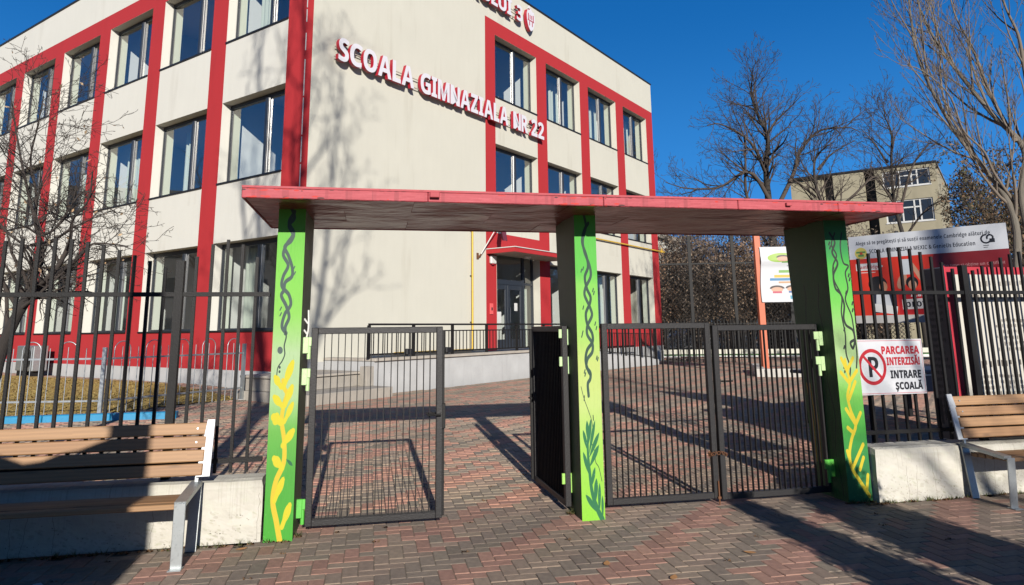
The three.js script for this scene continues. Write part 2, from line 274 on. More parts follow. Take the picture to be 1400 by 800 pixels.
// ───────────────────────── the school ─────────────────────────
const SILL = [1.58, 5.42, 9.3], TOP = [3.85, 7.68, 11.55], T = 0.35, REC = 0.23, LLEN = 24.7, RLEN = 20.95, BAY = 3.42;
const RBAYS = [[7.86, 10.45], [11.13, 13.71], [14.42, 16.96], [17.70, 20.21]];
const school = thing('school_building', 'three-storey cream school with red pilasters, red bands and dark windows', 'school', V3(BO.x, 0, BO.z), BROT);
{
  const R = (x0, x1, y0, y1, out = 0) => span(x0, x1, y0, y1, -T, out), L = (s0, s1, y0, y1, out = 0) => span(-out, T, y0, y1, -s1, -s0);
  const cream = [], red = [], grey = [], white = [];
  // right wall
  cream.push(R(0.2, 7.3, 0.85, 12.05), R(0.2, RLEN, 12.05, 13.5));
  red.push(span(0, 0.2, 0.65, 12.2, -0.72, 0));                                   // corner pilaster
  grey.push(R(0.2, 7.3, -0.1, 0.85, 0.015), span(-0.015, 0.2, -0.1, 0.65, -0.72, 0.015));
  for (const [a, b] of [[7.3, 7.86], [10.45, 11.13], [13.71, 14.42], [16.96, 17.70], [20.21, RLEN]]) part('pilaster', R(a, b, a < 11 ? 0.9 : 0.75, 11.55), M.red, school);
  red.push(R(7.3, RLEN, 11.55, 12.05));
  RBAYS.forEach(([a, b], i) => {
    part('spandrel', R(a, b, 7.68, 9.3), M.cream, school);
    if (i) { part('spandrel', R(a, b, 3.85, 5.42), M.cream, school); red.push(R(a, b, 0.75, 1.58)); }
    else { part('spandrel', R(a, b, 4.66, 5.42), M.cream, school); red.push(R(a, b, 4.1, 4.66)); }
  });
  grey.push(R(11.13, RLEN, -0.1, 0.75, 0.015), R(7.3, 7.86, -0.1, 0.9), R(7.86, 10.45, -0.1, 0.93), R(10.45, 11.13, -0.1, 0.9));
  // left wall
  white.push(span(0, 0.2, 12.2, 13.5, -LLEN, 0));
  for (let k = 0; k < 7; k++) {
    const a = 0.72 + BAY * k, b = BAY * (k + 1), sp = (y0, y1) => part('spandrel', L(a, b, y0, y1), M.whitewall, school);
    sp(3.85, 5.42); sp(7.68, 9.4); red.push(L(a, b, 0.65, 1.58));
    part('pilaster', L(b, b + 0.72, 0.65, 11.65), M.red, school);
    grey.push(L(a, b + 0.72, -0.1, 0.65, 0.015));
  }
  red.push(L(0.72, LLEN, 11.65, 12.2));
  cream.forEach((g) => part('wall', g, M.cream, school)); part('parapet', white, M.whitewall, school); red.forEach((g) => part('red_band', g, M.red, school)); grey.forEach((g) => part('plinth', g, M.plinth, school));
  part('parapet_cap', [span(-0.04, 0.24, 13.5, 13.55, -LLEN, 0.04), span(0.24, RLEN + 0.04, 13.5, 13.55, -T - 0.04, 0.04)], M.sill, school);
  // worn white render on the corner edge
  const bead = [], q = rng(9); for (let y = 0.7; y < 12.1;) { const h = 0.15 + 0.9 * q(); bead.push(span(-0.006, 0.011, y, Math.min(12.1, y + h), -0.011, 0.006)); y += h + 0.03 + (q() < 0.3 ? 0.3 * q() : 0.02); }
  bead.forEach((g) => part('corner_bead', g, M.whitepaint, school));
  // roof, back walls, floors and partitions behind the windows
  part('roof', [span(0.2, RLEN, 13.15, 13.3, -LLEN, -T)], M.greyconcrete, school);
  part('back_wall', [span(RLEN - T, RLEN, -0.1, 13.5, -LLEN, -T), span(0, RLEN, -0.1, 13.5, -LLEN - T, -LLEN)], M.cream, school);
  part('floor_slab', [0.72, 4.5, 8.38, 12.7].map((y) => span(T, RLEN - T, y - 0.25, y, -LLEN, -T)), M.insidefloor, school);
  part('partition', [span(5, RLEN - T, 0.72, 12.7, -5.1, -5), span(5, 5.1, 0.72, 12.7, -LLEN, -5.1), ...[7.5, 10.8, 14.1, 17.3].map((x) => span(x, x + 0.1, 0.72, 12.7, -5, -T - 0.3)), ...[3.6, 10.5, 17.3].map((s) => span(T + 0.3, 5, 0.72, 12.7, -s - 0.1, -s))], M.inside, school);

  // a window: x along the opening, z out of the wall, origin at its lower left corner on the wall's face
  function makeWindow(w, h, mull, curtains, liner, seed, sash) {
    const g = new THREE.Group(); g.name = 'window'; const q = rng(seed), f = 0.05, z0 = -REC - 0.03, d = 0.06, mx = w * mull;
    part('reveal', [span(0, 0.003, 0, h, -T, -0.002), span(w - 0.003, w, 0, h, -T, -0.002), span(0.003, w - 0.003, h - 0.003, h, -T, -0.002)], liner, g);
    const fr = [span(0.014, 0.014 + f, 0.03, h - 0.014, z0 - d, z0), span(w - 0.014 - f, w - 0.014, 0.03, h - 0.014, z0 - d, z0), span(0.014 + f, w - 0.014 - f, 0.03, 0.03 + f, z0 - d, z0), span(0.014 + f, w - 0.014 - f, h - 0.014 - f * 2.2, h - 0.014, z0 - d, z0)];
    part('frame', fr, M.frame, g); part('mullion', span(mx - 0.06, mx + 0.06, 0.03 + f, h - 0.014 - f * 2.2, z0 - d * 0.9, z0 + 0.045, 0.004), M.frame, g);
    const y0 = 0.03 + f, y1 = h - 0.014 - f * 2.2;
    for (const [a, b] of [[0.014 + f, mx - 0.06], [mx + 0.06, w - 0.014 - f]]) { const p = new THREE.PlaneGeometry(b - a, y1 - y0).translate((a + b) / 2, (y0 + y1) / 2, z0 - d * 0.5); part('pane', p, M.glass, g).rotation.set((q() - 0.5) * 0.002, (q() - 0.5) * 0.006, 0); }
    part('sash_edge', span(sash < 0 ? mx - 0.084 : mx + 0.062, sash < 0 ? mx - 0.062 : mx + 0.084, y0, y1, z0 - d * 0.8, z0 + 0.02, 0.006), M.aluminium, g);
    part('inner_reveal', [span(-0.02, 0.012, 0, h, -0.58, z0 - d - 0.002), span(w - 0.012, w + 0.02, 0, h, -0.58, z0 - d - 0.002), span(0.012, w - 0.012, -0.06, 0.02, -0.58, z0 - d - 0.002)], M.innerwhite, g);
    part('sill', span(0.0, w, -0.012, 0.028, -T, 0.035), M.sill, g);
    for (const [a, b] of curtains) {
      const n = Math.max(6, Math.round((b - a) * 40)), c = new THREE.PlaneGeometry(b - a, h - 0.15, n, 1), p = c.attributes.position; for (let i = 0; i < p.count; i++) p.setZ(i, 0.03 * Math.sin(p.getX(i) * 38 + seed) + 0.012 * Math.sin(p.getX(i) * 91)); c.computeVertexNormals(); c.translate((a + b) / 2, h / 2, z0 - 0.62); part('curtain', c, M.curtain, g);
    }
    return g;
  }
  RBAYS.forEach(([a, b], i) => [0, 1, 2].forEach((f) => {
    if (!i && !f) return; const w = b - a, q = rng(i * 7 + f + 40);
    const cs = q() < 0.5 ? [[w - 0.75 - 0.35 * q(), w - 0.25]] : []; 
    const g = makeWindow(w, TOP[f] - SILL[f], 0.56, cs, M.cream, i * 3 + f + 1, -1); g.position.set(a, SILL[f], 0); school.add(g);
  }));
  for (let k = 0; k < 7; k++) [0, 1, 2].forEach((f) => {
    const w = BAY - 0.72, q = rng(k * 5 + f + 90), top = f === 2 ? 11.65 : TOP[f], sl = f === 2 ? 9.4 : SILL[f];
    const cs = q() < 0.45 ? [[0.2, 0.6 + 0.5 * q()]] : []; 
    const g = makeWindow(w, top - sl, 0.62, cs, M.whitewall, k * 3 + f + 60, 1); g.position.set(0, sl, -BAY * (k + 1)); g.rotation.y = -Math.PI / 2; school.add(g);
  });
  // entrance: recessed dark door with two leaves, transom light and a side light
  const dr = group('entrance_door', school, 7.86, 0.93, 0), z0 = -0.28, dh = 2.1, w = 2.59, lx = 1.9;
  part('reveal', [span(0, 0.02, 0, 3.17, -T, -0.003), span(w - 0.02, w, 0, 3.17, -T, -0.003)], M.cream, dr);
  part('frame', [span(0.02, 0.12, 0, 3.17, z0 - 0.08, z0), span(lx, lx + 0.1, 0, 3.17, z0 - 0.08, z0), span(w - 0.09, w - 0.02, 0, 3.17, z0 - 0.08, z0), span(0.12, lx, 3.07, 3.17, z0 - 0.08, z0), span(0.12, lx, dh, dh + 0.16, z0 - 0.08, z0 + 0.01), span(lx + 0.1, w - 0.09, 3.07, 3.17, z0 - 0.08, z0), span(lx + 0.1, w - 0.09, dh + 0.02, dh + 0.1, z0 - 0.08, z0)], M.frame, dr);
  for (const [a, b, hx] of [[0.13, 1.0, 0.93], [1.02, 1.89, 1.09]]) part('door_leaf', [span(a, a + 0.13, 0.02, dh, z0 - 0.06, z0 - 0.01, 0.004), span(b - 0.13, b, 0.02, dh, z0 - 0.06, z0 - 0.01, 0.004), span(a + 0.13, b - 0.13, 0.02, 0.3, z0 - 0.06, z0 - 0.01), span(a + 0.13, b - 0.13, dh - 0.16, dh, z0 - 0.06, z0 - 0.01), bar(V3(hx, 0.85, z0 + 0.04), V3(hx, 1.35, z0 + 0.04), 0.03, 0.03, 8)], M.frame, dr);
  for (const [a, b, c, d] of [[0.26, 0.87, 0.3, 1.94], [1.15, 1.76, 0.3, 1.94], [0.12, 1.9, 2.26, 3.07], [2.0, 2.5, 0.02, 2.12], [2.0, 2.5, 2.2, 3.07]]) part('pane', new THREE.PlaneGeometry(b - a, d - c).translate((a + b) / 2, (c + d) / 2, z0 - 0.035), M.glass, dr);
  part('curtain', new THREE.PlaneGeometry(0.4, 2.0).translate(2.25, 1.05, z0 - 0.2), M.curtain, dr);
  const pq = [[0.36, 1.2, 0.3, 0.36], [1.42, 1.5, 0.18, 0.26]].map(([x, y, a, b]) => span(x, x + a, y - b, y, z0 - 0.03, z0 - 0.027)); part('notice', pq, M.whitepaint, dr);
  // porch roof over the door
  const pr = group('porch', school, 7.32, 3.93, 0);
  part('fascia', [span(0, 0.04, 0, 0.14, 0.001, 1.06), span(0, 3.6, 0, 0.14, 1.06, 1.1), span(3.56, 3.6, 0, 0.14, 0.001, 1.06)], M.red, pr);
  part('flashing', [span(-0.02, 3.62, 0.14, 0.165, 0.001, 1.13)], M.whitepaint, pr); part('soffit', span(0.04, 3.56, 0.01, 0.03, 0.001, 1.06), M.capstone, pr);
  part('lamp', new THREE.CylinderGeometry(0.13, 0.11, 0.06, 20).translate(1.6, -0.03, 0.5), M.whitepaint, pr);
}

// letters on the wall: white faces, red sides, on two thin rails
const font = await new FontLoader().loadAsync('fonts/droid/droid_sans_bold.typeface.json');
function lettering(name, label, words, y, h, depth, o, group_) {
  const t = thing(name, label, 'wall lettering', bld(words[0][1], y, o), BROT), x0 = words[0][1];
  const end = words[words.length - 1][2] - x0;
  for (const [text, a, b] of words) {
    let x = 0; const raw = [];
    for (const ch of text) {
      const g = new TextGeometry(ch, { font, size: 1, depth: 1, curveSegments: 8, bevelEnabled: true, bevelSize: 0, bevelOffset: 0.014, bevelThickness: 0.002, bevelSegments: 1 }); g.computeBoundingBox(); const bb = g.boundingBox;
      g.translate(-bb.min.x, 0, 0); const w = bb.max.x - bb.min.x; raw.push([g, x, w, bb]); x += w + 0.07;
    }
    const full = x - 0.07, k = (b - a) / full;
    for (const [g, p, , bb] of raw) {
      const lift = bb.min.y < -0.005 ? 0 : 0; g.scale(k, h / 0.745, depth); g.translate(a - x0 + p * k, lift, 0);
      const e = new THREE.Mesh(norm2(g), [M.letterface, M.letterside]); e.name = 'letter'; e.castShadow = e.receiveShadow = true; t.add(e);
    }
  }
  for (const yy of [0.1, h - 0.08]) part('rail', span(-0.02, end + 0.02, yy - 0.012, yy + 0.012, -0.03, -0.008), M.capstone, t);
  part('bracket', [...Array(Math.ceil(end / 1.6)).keys()].map((i) => span(0.2 + i * 1.6, 0.23 + i * 1.6, 0.09, 0.11, -o + 0.001, -0.03)), M.capstone, t);
  return t;
}
function norm2(g) { for (const k of Object.keys(g.attributes)) if (!['position', 'normal', 'uv'].includes(k)) g.deleteAttribute(k); return g; }
lettering('school_name_lettering', 'raised white letters with red sides reading SCOALA GIMNAZIALA NR 22', [['SCOALA', 0.86, 3.66], ['GIMNAZIALA', 3.93, 8.32], ['NR', 8.62, 9.52], ['22', 9.74, 10.58]], 8.36, 0.45, 0.11, 0.1);
lettering('district_lettering', 'white raised letters ending LUI 3 along the parapet beside the shield emblem', [['SECTORULUI', 3.9, 8.62], ['3', 8.92, 9.29]], 12.47, 0.43, 0.11, 0.1);
{
  const e = thing('shield_emblem', 'small white and red shield emblem on the parapet after the digit 3', 'emblem', bld(9.86, 12.34, 0.05), BROT);
  const s = new THREE.Shape(); s.moveTo(0, 0); s.bezierCurveTo(0.2, 0.08, 0.27, 0.35, 0.27, 0.62); s.lineTo(0.2, 0.8); s.bezierCurveTo(0.1, 0.76, 0.06, 0.84, 0, 0.9); s.bezierCurveTo(-0.06, 0.84, -0.1, 0.76, -0.2, 0.8); s.lineTo(-0.27, 0.62); s.bezierCurveTo(-0.27, 0.35, -0.2, 0.08, 0, 0);
  const g = new THREE.ExtrudeGeometry(s, { depth: 0.14, bevelEnabled: false, curveSegments: 14 });
  const m = new THREE.Mesh(norm2(g), [M.letterface, M.letterside]); m.name = 'shield'; m.castShadow = true; e.add(m);
  const bits = []; for (const [x, y0, y1] of [[-0.16, 0.42, 0.66], [-0.055, 0.46, 0.62], [0.055, 0.46, 0.62], [0.16, 0.42, 0.66]]) bits.push(span(x - 0.022, x + 0.022, y0, y1, 0.14, 0.147)); bits.push(span(-0.2, 0.2, 0.38, 0.42, 0.14, 0.146), span(-0.11, -0.07, 0.2, 0.36, 0.14, 0.146), span(0.07, 0.11, 0.2, 0.36, 0.14, 0.146));
  part('crest', bits, M.letterside, e); part('crown', [span(-0.08, 0.08, 0.9, 0.94, 0.05, 0.09), span(-0.02, 0.02, 0.94, 1.02, 0.05, 0.09)], M.letterface, e); part('mount', span(-0.05, 0.05, 0.3, 0.6, -0.049, 0), M.sill, e);
}
// gas pipe on the wall
{
  const t = thing('gas_pipe', 'thin yellow gas pipe running down and along the right wall of the school', 'pipe', bld(6.49, 0.97, 0.09), BROT);
  part('riser', bar(V3(0, 0, 0), V3(0, 4.15, 0), 0.06, 0.06, 10), M.yellowpipe, t); part('upper_run', bar(V3(-0.03, 4.15, 0), V3(14.95, 4.17, 0), 0.06, 0.06, 10), M.yellowpipe, t); part('lower_run', bar(V3(-3.3, 0, 0), V3(0.03, 0, 0), 0.06, 0.06, 10), M.yellowpipe, t);
  part('valve', [cbox(0.1, 0.1, 0.1, 14.6, 4.17, 0), cbox(0.05, 0.14, 0.03, 14.6, 4.26, 0.03)], M.yellowpipe, t); part('clip', [0.8, 2.2, 3.6].map((y) => span(-0.02, 0.02, y, y + 0.03, -0.089, 0)).concat([2, 5, 8, 11, 14].map((x) => span(x, x + 0.03, 4.14, 4.18, -0.089, 0))), M.sill, t);
}
// alarm box, flag pole holder, button plate
{
  const a = thing('alarm_box', 'cream alarm siren box on the red pilaster by the door', 'alarm', bld(7.6, 3.62, 0), BROT); part('case', cbox(0.27, 0.26, 0.1, 0, 0.14, 0.052, 0.02), M.whitepaint, a); part('strobe', new THREE.SphereGeometry(0.07, 14, 8).scale(1.2, 0.5, 0.6).translate(0, 0, 0.05), M.letterside, a);
  const p = thing('flag_pole', 'short striped flag pole slanting out of its wall bracket above the door', 'flag pole', bld(6.85, 3.82, 0), BROT); part('bracket', [cbox(0.1, 0.2, 0.02, 0, 0, 0.011), bar(V3(0, -0.06, 0.02), V3(0.05, 0.06, 0.12), 0.05, 0.05, 8)], M.rust, p);
  part('pole', bar(V3(0.03, 0, 0.08), V3(0.62, 1.35, 0.62), 0.035, 0.035, 8), M.whitepaint, p);
  const f = new THREE.PlaneGeometry(0.26, 0.9, 8, 6), q = f.attributes.position; for (let i = 0; i < q.count; i++) q.setXYZ(i, q.getX(i) + 0.62 + 0.04 * Math.sin(q.getY(i) * 9), q.getY(i) + 0.95, 0.6 + 0.06 * Math.sin(q.getX(i) * 30)); f.computeVertexNormals(); part('flag', f, std({ color: lin(0.09, 0.01, 0.03), side: THREE.DoubleSide, roughness: 0.9 }), p);
  const b = thing('bell_plate', 'small red intercom plate with a black button on the pilaster left of the door', 'intercom', bld(7.55, 2.2, 0), BROT); part('plate', cbox(0.16, 0.34, 0.03, 0, 0, 0.016), std({ color: lin(0.62, 0.09, 0.09) }), b); part('button', cbox(0.05, 0.09, 0.02, 0, 0, 0.041), M.sill, b);
}
// landing in front of the door, with its steps, ramp and railing
{
  const t = thing('entrance_landing', 'raised white-walled entrance landing with a ramp running along the school wall', 'landing', bld(0.9, 0, 0), BROT);
  part('wall', [span(0.0, 10.3, -0.1, 0.88, 1.45, 1.7), span(0, 0.25, -0.1, 0.88, 0.02, 1.45), (() => { const s = new THREE.Shape([new THREE.Vector2(10.3, -0.1), new THREE.Vector2(15.6, -0.1), new THREE.Vector2(15.6, 0.3), new THREE.Vector2(10.3, 0.74)]); return metres(new THREE.ExtrudeGeometry(s, { depth: 0.25, bevelEnabled: false }).translate(0, 0, 1.45)); })()], M.plinth, t);
  part('deck', [span(0.25, 10.3, 0.7, 0.875, 0.02, 1.45)], M.capstone, t);
  part('coping', [span(-0.02, 10.32, 0.88, 0.945, 1.38, 1.76, 0.008), span(-0.02, 0.3, 0.88, 0.945, 0.02, 1.38, 0.008)], M.capstone, t);
  const st = thing('entrance_steps', 'low weathered concrete steps at the corner of the school', 'steps', bld(0.2, 0, 0.02), BROT);
  part('step', span(-1.6, 0.68, -0.1, 0.36, 0.0, 2.3, 0.01), M.greyconcrete, st); part('step', span(-1.5, 0.6, 0.36, 0.62, 0.02, 1.45, 0.01), M.greyconcrete, st);
  part('tread', span(-1.54, 0.62, 0.62, 0.67, 0.02, 1.5, 0.008), M.capstone, st); part('kerb', span(0.45, 0.67, 0.36, 0.78, 1.5, 1.72, 0.006), M.greyconcrete, st);
  const r = thing('landing_railing', 'black steel railing with thin balusters along the entrance landing', 'railing', bld(0.84, 0.945, 1.58), BROT);
  const H1 = 0.73, ends = 10.2;
  for (let x = 0; x <= 10.3; x += 1.46) part('post', span(x - 0.03, x + 0.03, 0, H1, -0.03, 0.03), M.black, r);
  part('rail', span(0, ends, H1, H1 + 0.045, -0.03, 0.03), M.black, r); part('rail', span(0, ends, H1 - 0.15, H1 - 0.12, -0.015, 0.015), M.black, r); part('rail', span(0, ends, 0.06, 0.1, -0.015, 0.015), M.black, r);
  for (let x = 0.15, i = 0; x < ends; x += 0.146, i++) if ((i + 1) % 10) part('baluster', span(x - 0.009, x + 0.009, 0.1, H1 - 0.15, -0.009, 0.009), M.black, r);
  const r2 = thing('ramp_railing', 'black railing sloping down along the ramp right of the door', 'railing', bld(11.2, 0.75, 1.58), BROT);
  const dy = (x) => -0.45 * clamp(x / 5.2, 0, 1);
  for (let x = 0; x < 5.3; x += 1.3) part('post', span(x - 0.025, x + 0.025, dy(x), 0.86, -0.025, 0.025), M.black, r2);
  part('rail', bar(V3(0, 0.86, 0), V3(5.2, 0.84, 0), 0.05), M.black, r2); part('rail', bar(V3(0, 0.66, 0), V3(5.2, 0.56, 0), 0.03), M.black, r2); part('rail', bar(V3(0, 0.08, 0), V3(5.2, 0.08 + dy(5.2), 0), 0.03), M.black, r2);
  for (let x = 0.13; x < 5.2; x += 0.145) part('baluster', span(x - 0.009, x + 0.009, 0.08 + dy(x), 0.64 - 0.1 * x / 5.2, -0.009, 0.009), M.black, r2);
  const lamps = [[1.18, 'left'], [2.62, 'right']];
  for (const [x, w] of lamps) { const f = thing('floodlight', 'small black floodlight clamped low on the landing railing, the ' + w + ' one of two', 'floodlight', bld(0.84 + x, 0.97, 1.66), BROT, 'floodlights on the railing'); part('housing', cbox(0.2, 0.13, 0.07, 0, 0.09, 0.04, 0.01), M.sill, f); part('bracket', span(-0.015, 0.015, 0.0, 0.16, -0.08, 0.01), M.sill, f); }
}
{
  const t = thing('air_conditioner', 'grey outdoor air conditioner at the foot of the left wall', 'air conditioner', bld(-0.55, groundY(-15.3, -22.4), -12.2), BROT);
  part('case', cbox(0.42, 0.78, 1.25, 0, 0.55, 0, 0.02), M.galvanised, t); part('fan_grille', [...Array(9).keys()].map((i) => metres(new THREE.TorusGeometry(0.05 + 0.03 * i, 0.006, 5, 28).rotateY(Math.PI / 2).translate(-0.215, 0.55, 0.22))), M.black, t); part('foot', [span(-0.2, 0.2, 0, 0.16, -0.5, -0.42), span(-0.2, 0.2, 0, 0.16, 0.42, 0.5)], M.black, t);
}

// ───────────────────────── the gate: pillars, canopy, leaves ─────────────────────────
const rgb = (r, g, b) => `rgb(${r},${g},${b})`;
function stroke(g, pts, w, col, taper = 0) {                       // smooth brush stroke through points
  const c = new THREE.CatmullRomCurve3(pts.map(([x, y]) => V3(x, y, 0))), n = pts.length * 14; g.fillStyle = g.strokeStyle = col; g.lineCap = 'round';
  for (let i = 0; i < n; i++) { const a = c.getPoint(i / n), b = c.getPoint((i + 1) / n), k = taper ? lerp(1, taper, i / n) : 1; g.lineWidth = w * k; g.beginPath(); g.moveTo(a.x, a.y); g.lineTo(b.x, b.y); g.stroke(); }
}
function leaf(g, x0, y0, x1, y1, w, col) { g.fillStyle = col; const dx = x1 - x0, dy = y1 - y0, nx = -dy, ny = dx, L = Math.hypot(dx, dy) || 1, a = w / L; g.beginPath(); g.moveTo(x0, y0); g.bezierCurveTo(x0 + dx * 0.35 + nx * a * 0.55, y0 + dy * 0.35 + ny * a * 0.55, x0 + dx * 0.7 + nx * a, y0 + dy * 0.7 + ny * a, x1, y1); g.bezierCurveTo(x0 + dx * 0.7 - nx * a, y0 + dy * 0.7 - ny * a, x0 + dx * 0.35 - nx * a * 0.55, y0 + dy * 0.35 - ny * a * 0.55, x0, y0); g.fill(); }
function blob(g, x0, y0, x1, y1, w, col) { stroke(g, [[x0, y0], [lerp(x0, x1, 0.55), lerp(y0, y1, 0.55)], [x1, y1]], w, col); }
function grad(g, w, h, stops) { const k = g.createLinearGradient(0, 0, 0, h); for (const [t, c] of stops) k.addColorStop(t, c); g.fillStyle = k; g.fillRect(0, 0, w, h); const r = rng(h + stops.length); for (let i = 0; i < 900; i++) { g.fillStyle = r() < 0.5 ? 'rgba(255,255,255,0.03)' : 'rgba(0,40,0,0.035)'; const y = r() * h; g.fillRect(r() * w, y, 2 + r() * 5, 10 + r() * 60); } }
function grime(g, w, h, s) { const r = rng(s); for (let i = 0; i < 70; i++) { g.fillStyle = r() < 0.7 ? 'rgba(70,80,50,0.16)' : 'rgba(240,250,235,0.35)'; const y = h - Math.pow(r(), 3) * h * 0.25; g.beginPath(); g.ellipse(r() * w, y, 1 + r() * 3, 1 + r() * 4, 0, 0, 7); g.fill(); } }
const PW = 256, PH = 2048;
function twine(g, y0, y1, cx, amp, turns, w, col, ph = 0) { for (const s of [1, -1]) { const p = []; for (let i = 0; i <= 40; i++) { const t = i / 40; p.push([cx + s * amp * Math.sin(t * turns * Math.PI + ph) * (1 - 0.25 * t) + 9 * Math.sin(t * 9), lerp(y0, y1, t)]); } stroke(g, p, w, col); } }
const artLeft = canvasTex(PW, PH, (g, w, h) => {
  grad(g, w, h, [[0, rgb(112, 214, 62)], [0.2, rgb(146, 240, 84)], [0.33, rgb(160, 240, 98)], [0.45, rgb(205, 238, 186)], [0.58, rgb(200, 236, 178)], [0.68, rgb(120, 208, 80)], [0.8, rgb(84, 192, 58)], [1, rgb(70, 196, 36)]]);
  const d = rgb(72, 100, 98), e = rgb(40, 66, 62);
  stroke(g, [[120, 0], [150, 60], [100, 110], [140, 170], [90, 230], [60, 300], [110, 370], [70, 440], [60, 500], [130, 560], [150, 620], [100, 680], [80, 760], [120, 800]], 27, d);
  stroke(g, [[150, 20], [100, 90], [150, 160], [130, 210], [70, 250], [110, 310], [150, 390], [150, 440], [90, 480], [80, 530], [60, 560], [110, 630], [140, 700], [110, 760], [112, 800]], 27, d);
  stroke(g, [[112, 790], [122, 820], [108, 880], [116, 930], [96, 970], [60, 1010], [52, 1060]], 13, e, 0.6);
  g.fillStyle = rgb(88, 110, 112); g.beginPath(); g.ellipse(72, 905, 25, 22, 0.4, 0, 7); g.fill(); g.fillStyle = e; for (const y of [1010, 1036]) { g.beginPath(); g.arc(76, y, 9, 0, 7); g.fill(); }
  for (const [x, y] of [[160, 395], [168, 430], [54, 655], [56, 690]]) stroke(g, [[x, y], [x + 12, y - 18]], 10, d);
  const Y = 'rgb(252,236,24)', Z = 'rgb(255,224,40)';
  stroke(g, [[150, 2040], [110, 1920], [70, 1800], [88, 1690], [150, 1580], [146, 1450], [116, 1330], [128, 1240], [150, 1170], [120, 1130], [110, 1090]], 46, Z, 0.65);
  for (const [a, b, c, dd, w2] of [[118, 1130, 190, 985, 34], [96, 1130, 40, 1070, 30], [140, 1240, 196, 1130, 30], [122, 1250, 40, 1190, 30], [140, 1340, 206, 1235, 26], [110, 1340, 42, 1310, 44], [134, 1480, 222, 1395, 32], [140, 1610, 64, 1555, 36], [84, 1800, 150, 1680, 30], [160, 1950, 220, 1830, 32]]) { blob(g, a, b, c, dd, w2 * 1.1, Y); leaf(g, a, b, c + (c - a) * 0.16, dd + (dd - b) * 0.16, w2 * 1.5, Y); }
  leaf(g, 170, 1560, 232, 1600, 18, rgb(20, 120, 76)); grime(g, w, h, 5);
});
const artMid = canvasTex(PW, PH, (g, w, h) => {
  grad(g, w, h, [[0, rgb(90, 216, 66)], [0.2, rgb(104, 224, 76)], [0.24, rgb(150, 240, 96)], [0.38, rgb(178, 244, 108)], [0.5, rgb(228, 246, 140)], [0.64, rgb(226, 250, 150)], [0.78, rgb(188, 250, 96)], [1, rgb(166, 250, 52)]]);
  const d = rgb(44, 88, 74), e = rgb(24, 78, 62);
  stroke(g, [[120, 0], [140, 80], [100, 180], [112, 260], [170, 360], [180, 430], [110, 520], [100, 560], [160, 650], [180, 700], [120, 780], [116, 830], [176, 900], [170, 950], [110, 1000], [98, 1050], [140, 1090], [136, 1130], [108, 1160], [112, 1240]], 27, d);
  stroke(g, [[170, 60], [120, 110], [90, 190], [140, 300], [150, 370], [110, 440], [130, 520], [170, 580], [160, 620], [110, 690], [120, 760], [176, 830], [178, 880], [110, 940], [90, 1010], [120, 1080], [140, 1100]], 27, e);
  for (const [x, y] of [[66, 405], [88, 390], [196, 540], [206, 560], [76, 660], [210, 770], [222, 800], [60, 830], [52, 850], [214, 1000], [226, 1010], [76, 1110], [70, 1090]]) stroke(g, [[x, y], [x + 10, y - 20]], 11, e);
  stroke(g, [[28, 1180], [60, 1260], [100, 1330], [136, 1400], [150, 1480], [130, 1540], [160, 1600], [170, 1670], [200, 1700], [232, 1790]], 6, rgb(30, 60, 50)); stroke(g, [[58, 1270], [64, 1240]], 9, rgb(30, 60, 50)); stroke(g, [[158, 1400], [156, 1370]], 9, rgb(30, 60, 50));
  const G = rgb(18, 132, 78); stroke(g, [[225, 2030], [170, 1960], [120, 1860], [96, 1720], [84, 1600], [90, 1500]], 46, G, 0.4);
  for (const [a, b, c, dd, w2] of [[90, 1540, 84, 1400, 22], [92, 1560, 130, 1390, 20], [96, 1620, 176, 1400, 20], [96, 1640, 220, 1480, 22], [98, 1700, 212, 1560, 24], [84, 1600, 36, 1460, 20], [100, 1760, 30, 1600, 22], [110, 1830, 160, 1700, 20], [190, 2000, 206, 1800, 20], [180, 1990, 44, 1870, 24], [228, 2030, 232, 1880, 16], [150, 1930, 172, 1770, 26]]) leaf(g, a, b, c, dd, w2 * 1.4, G);
  grime(g, w, h, 7);
});
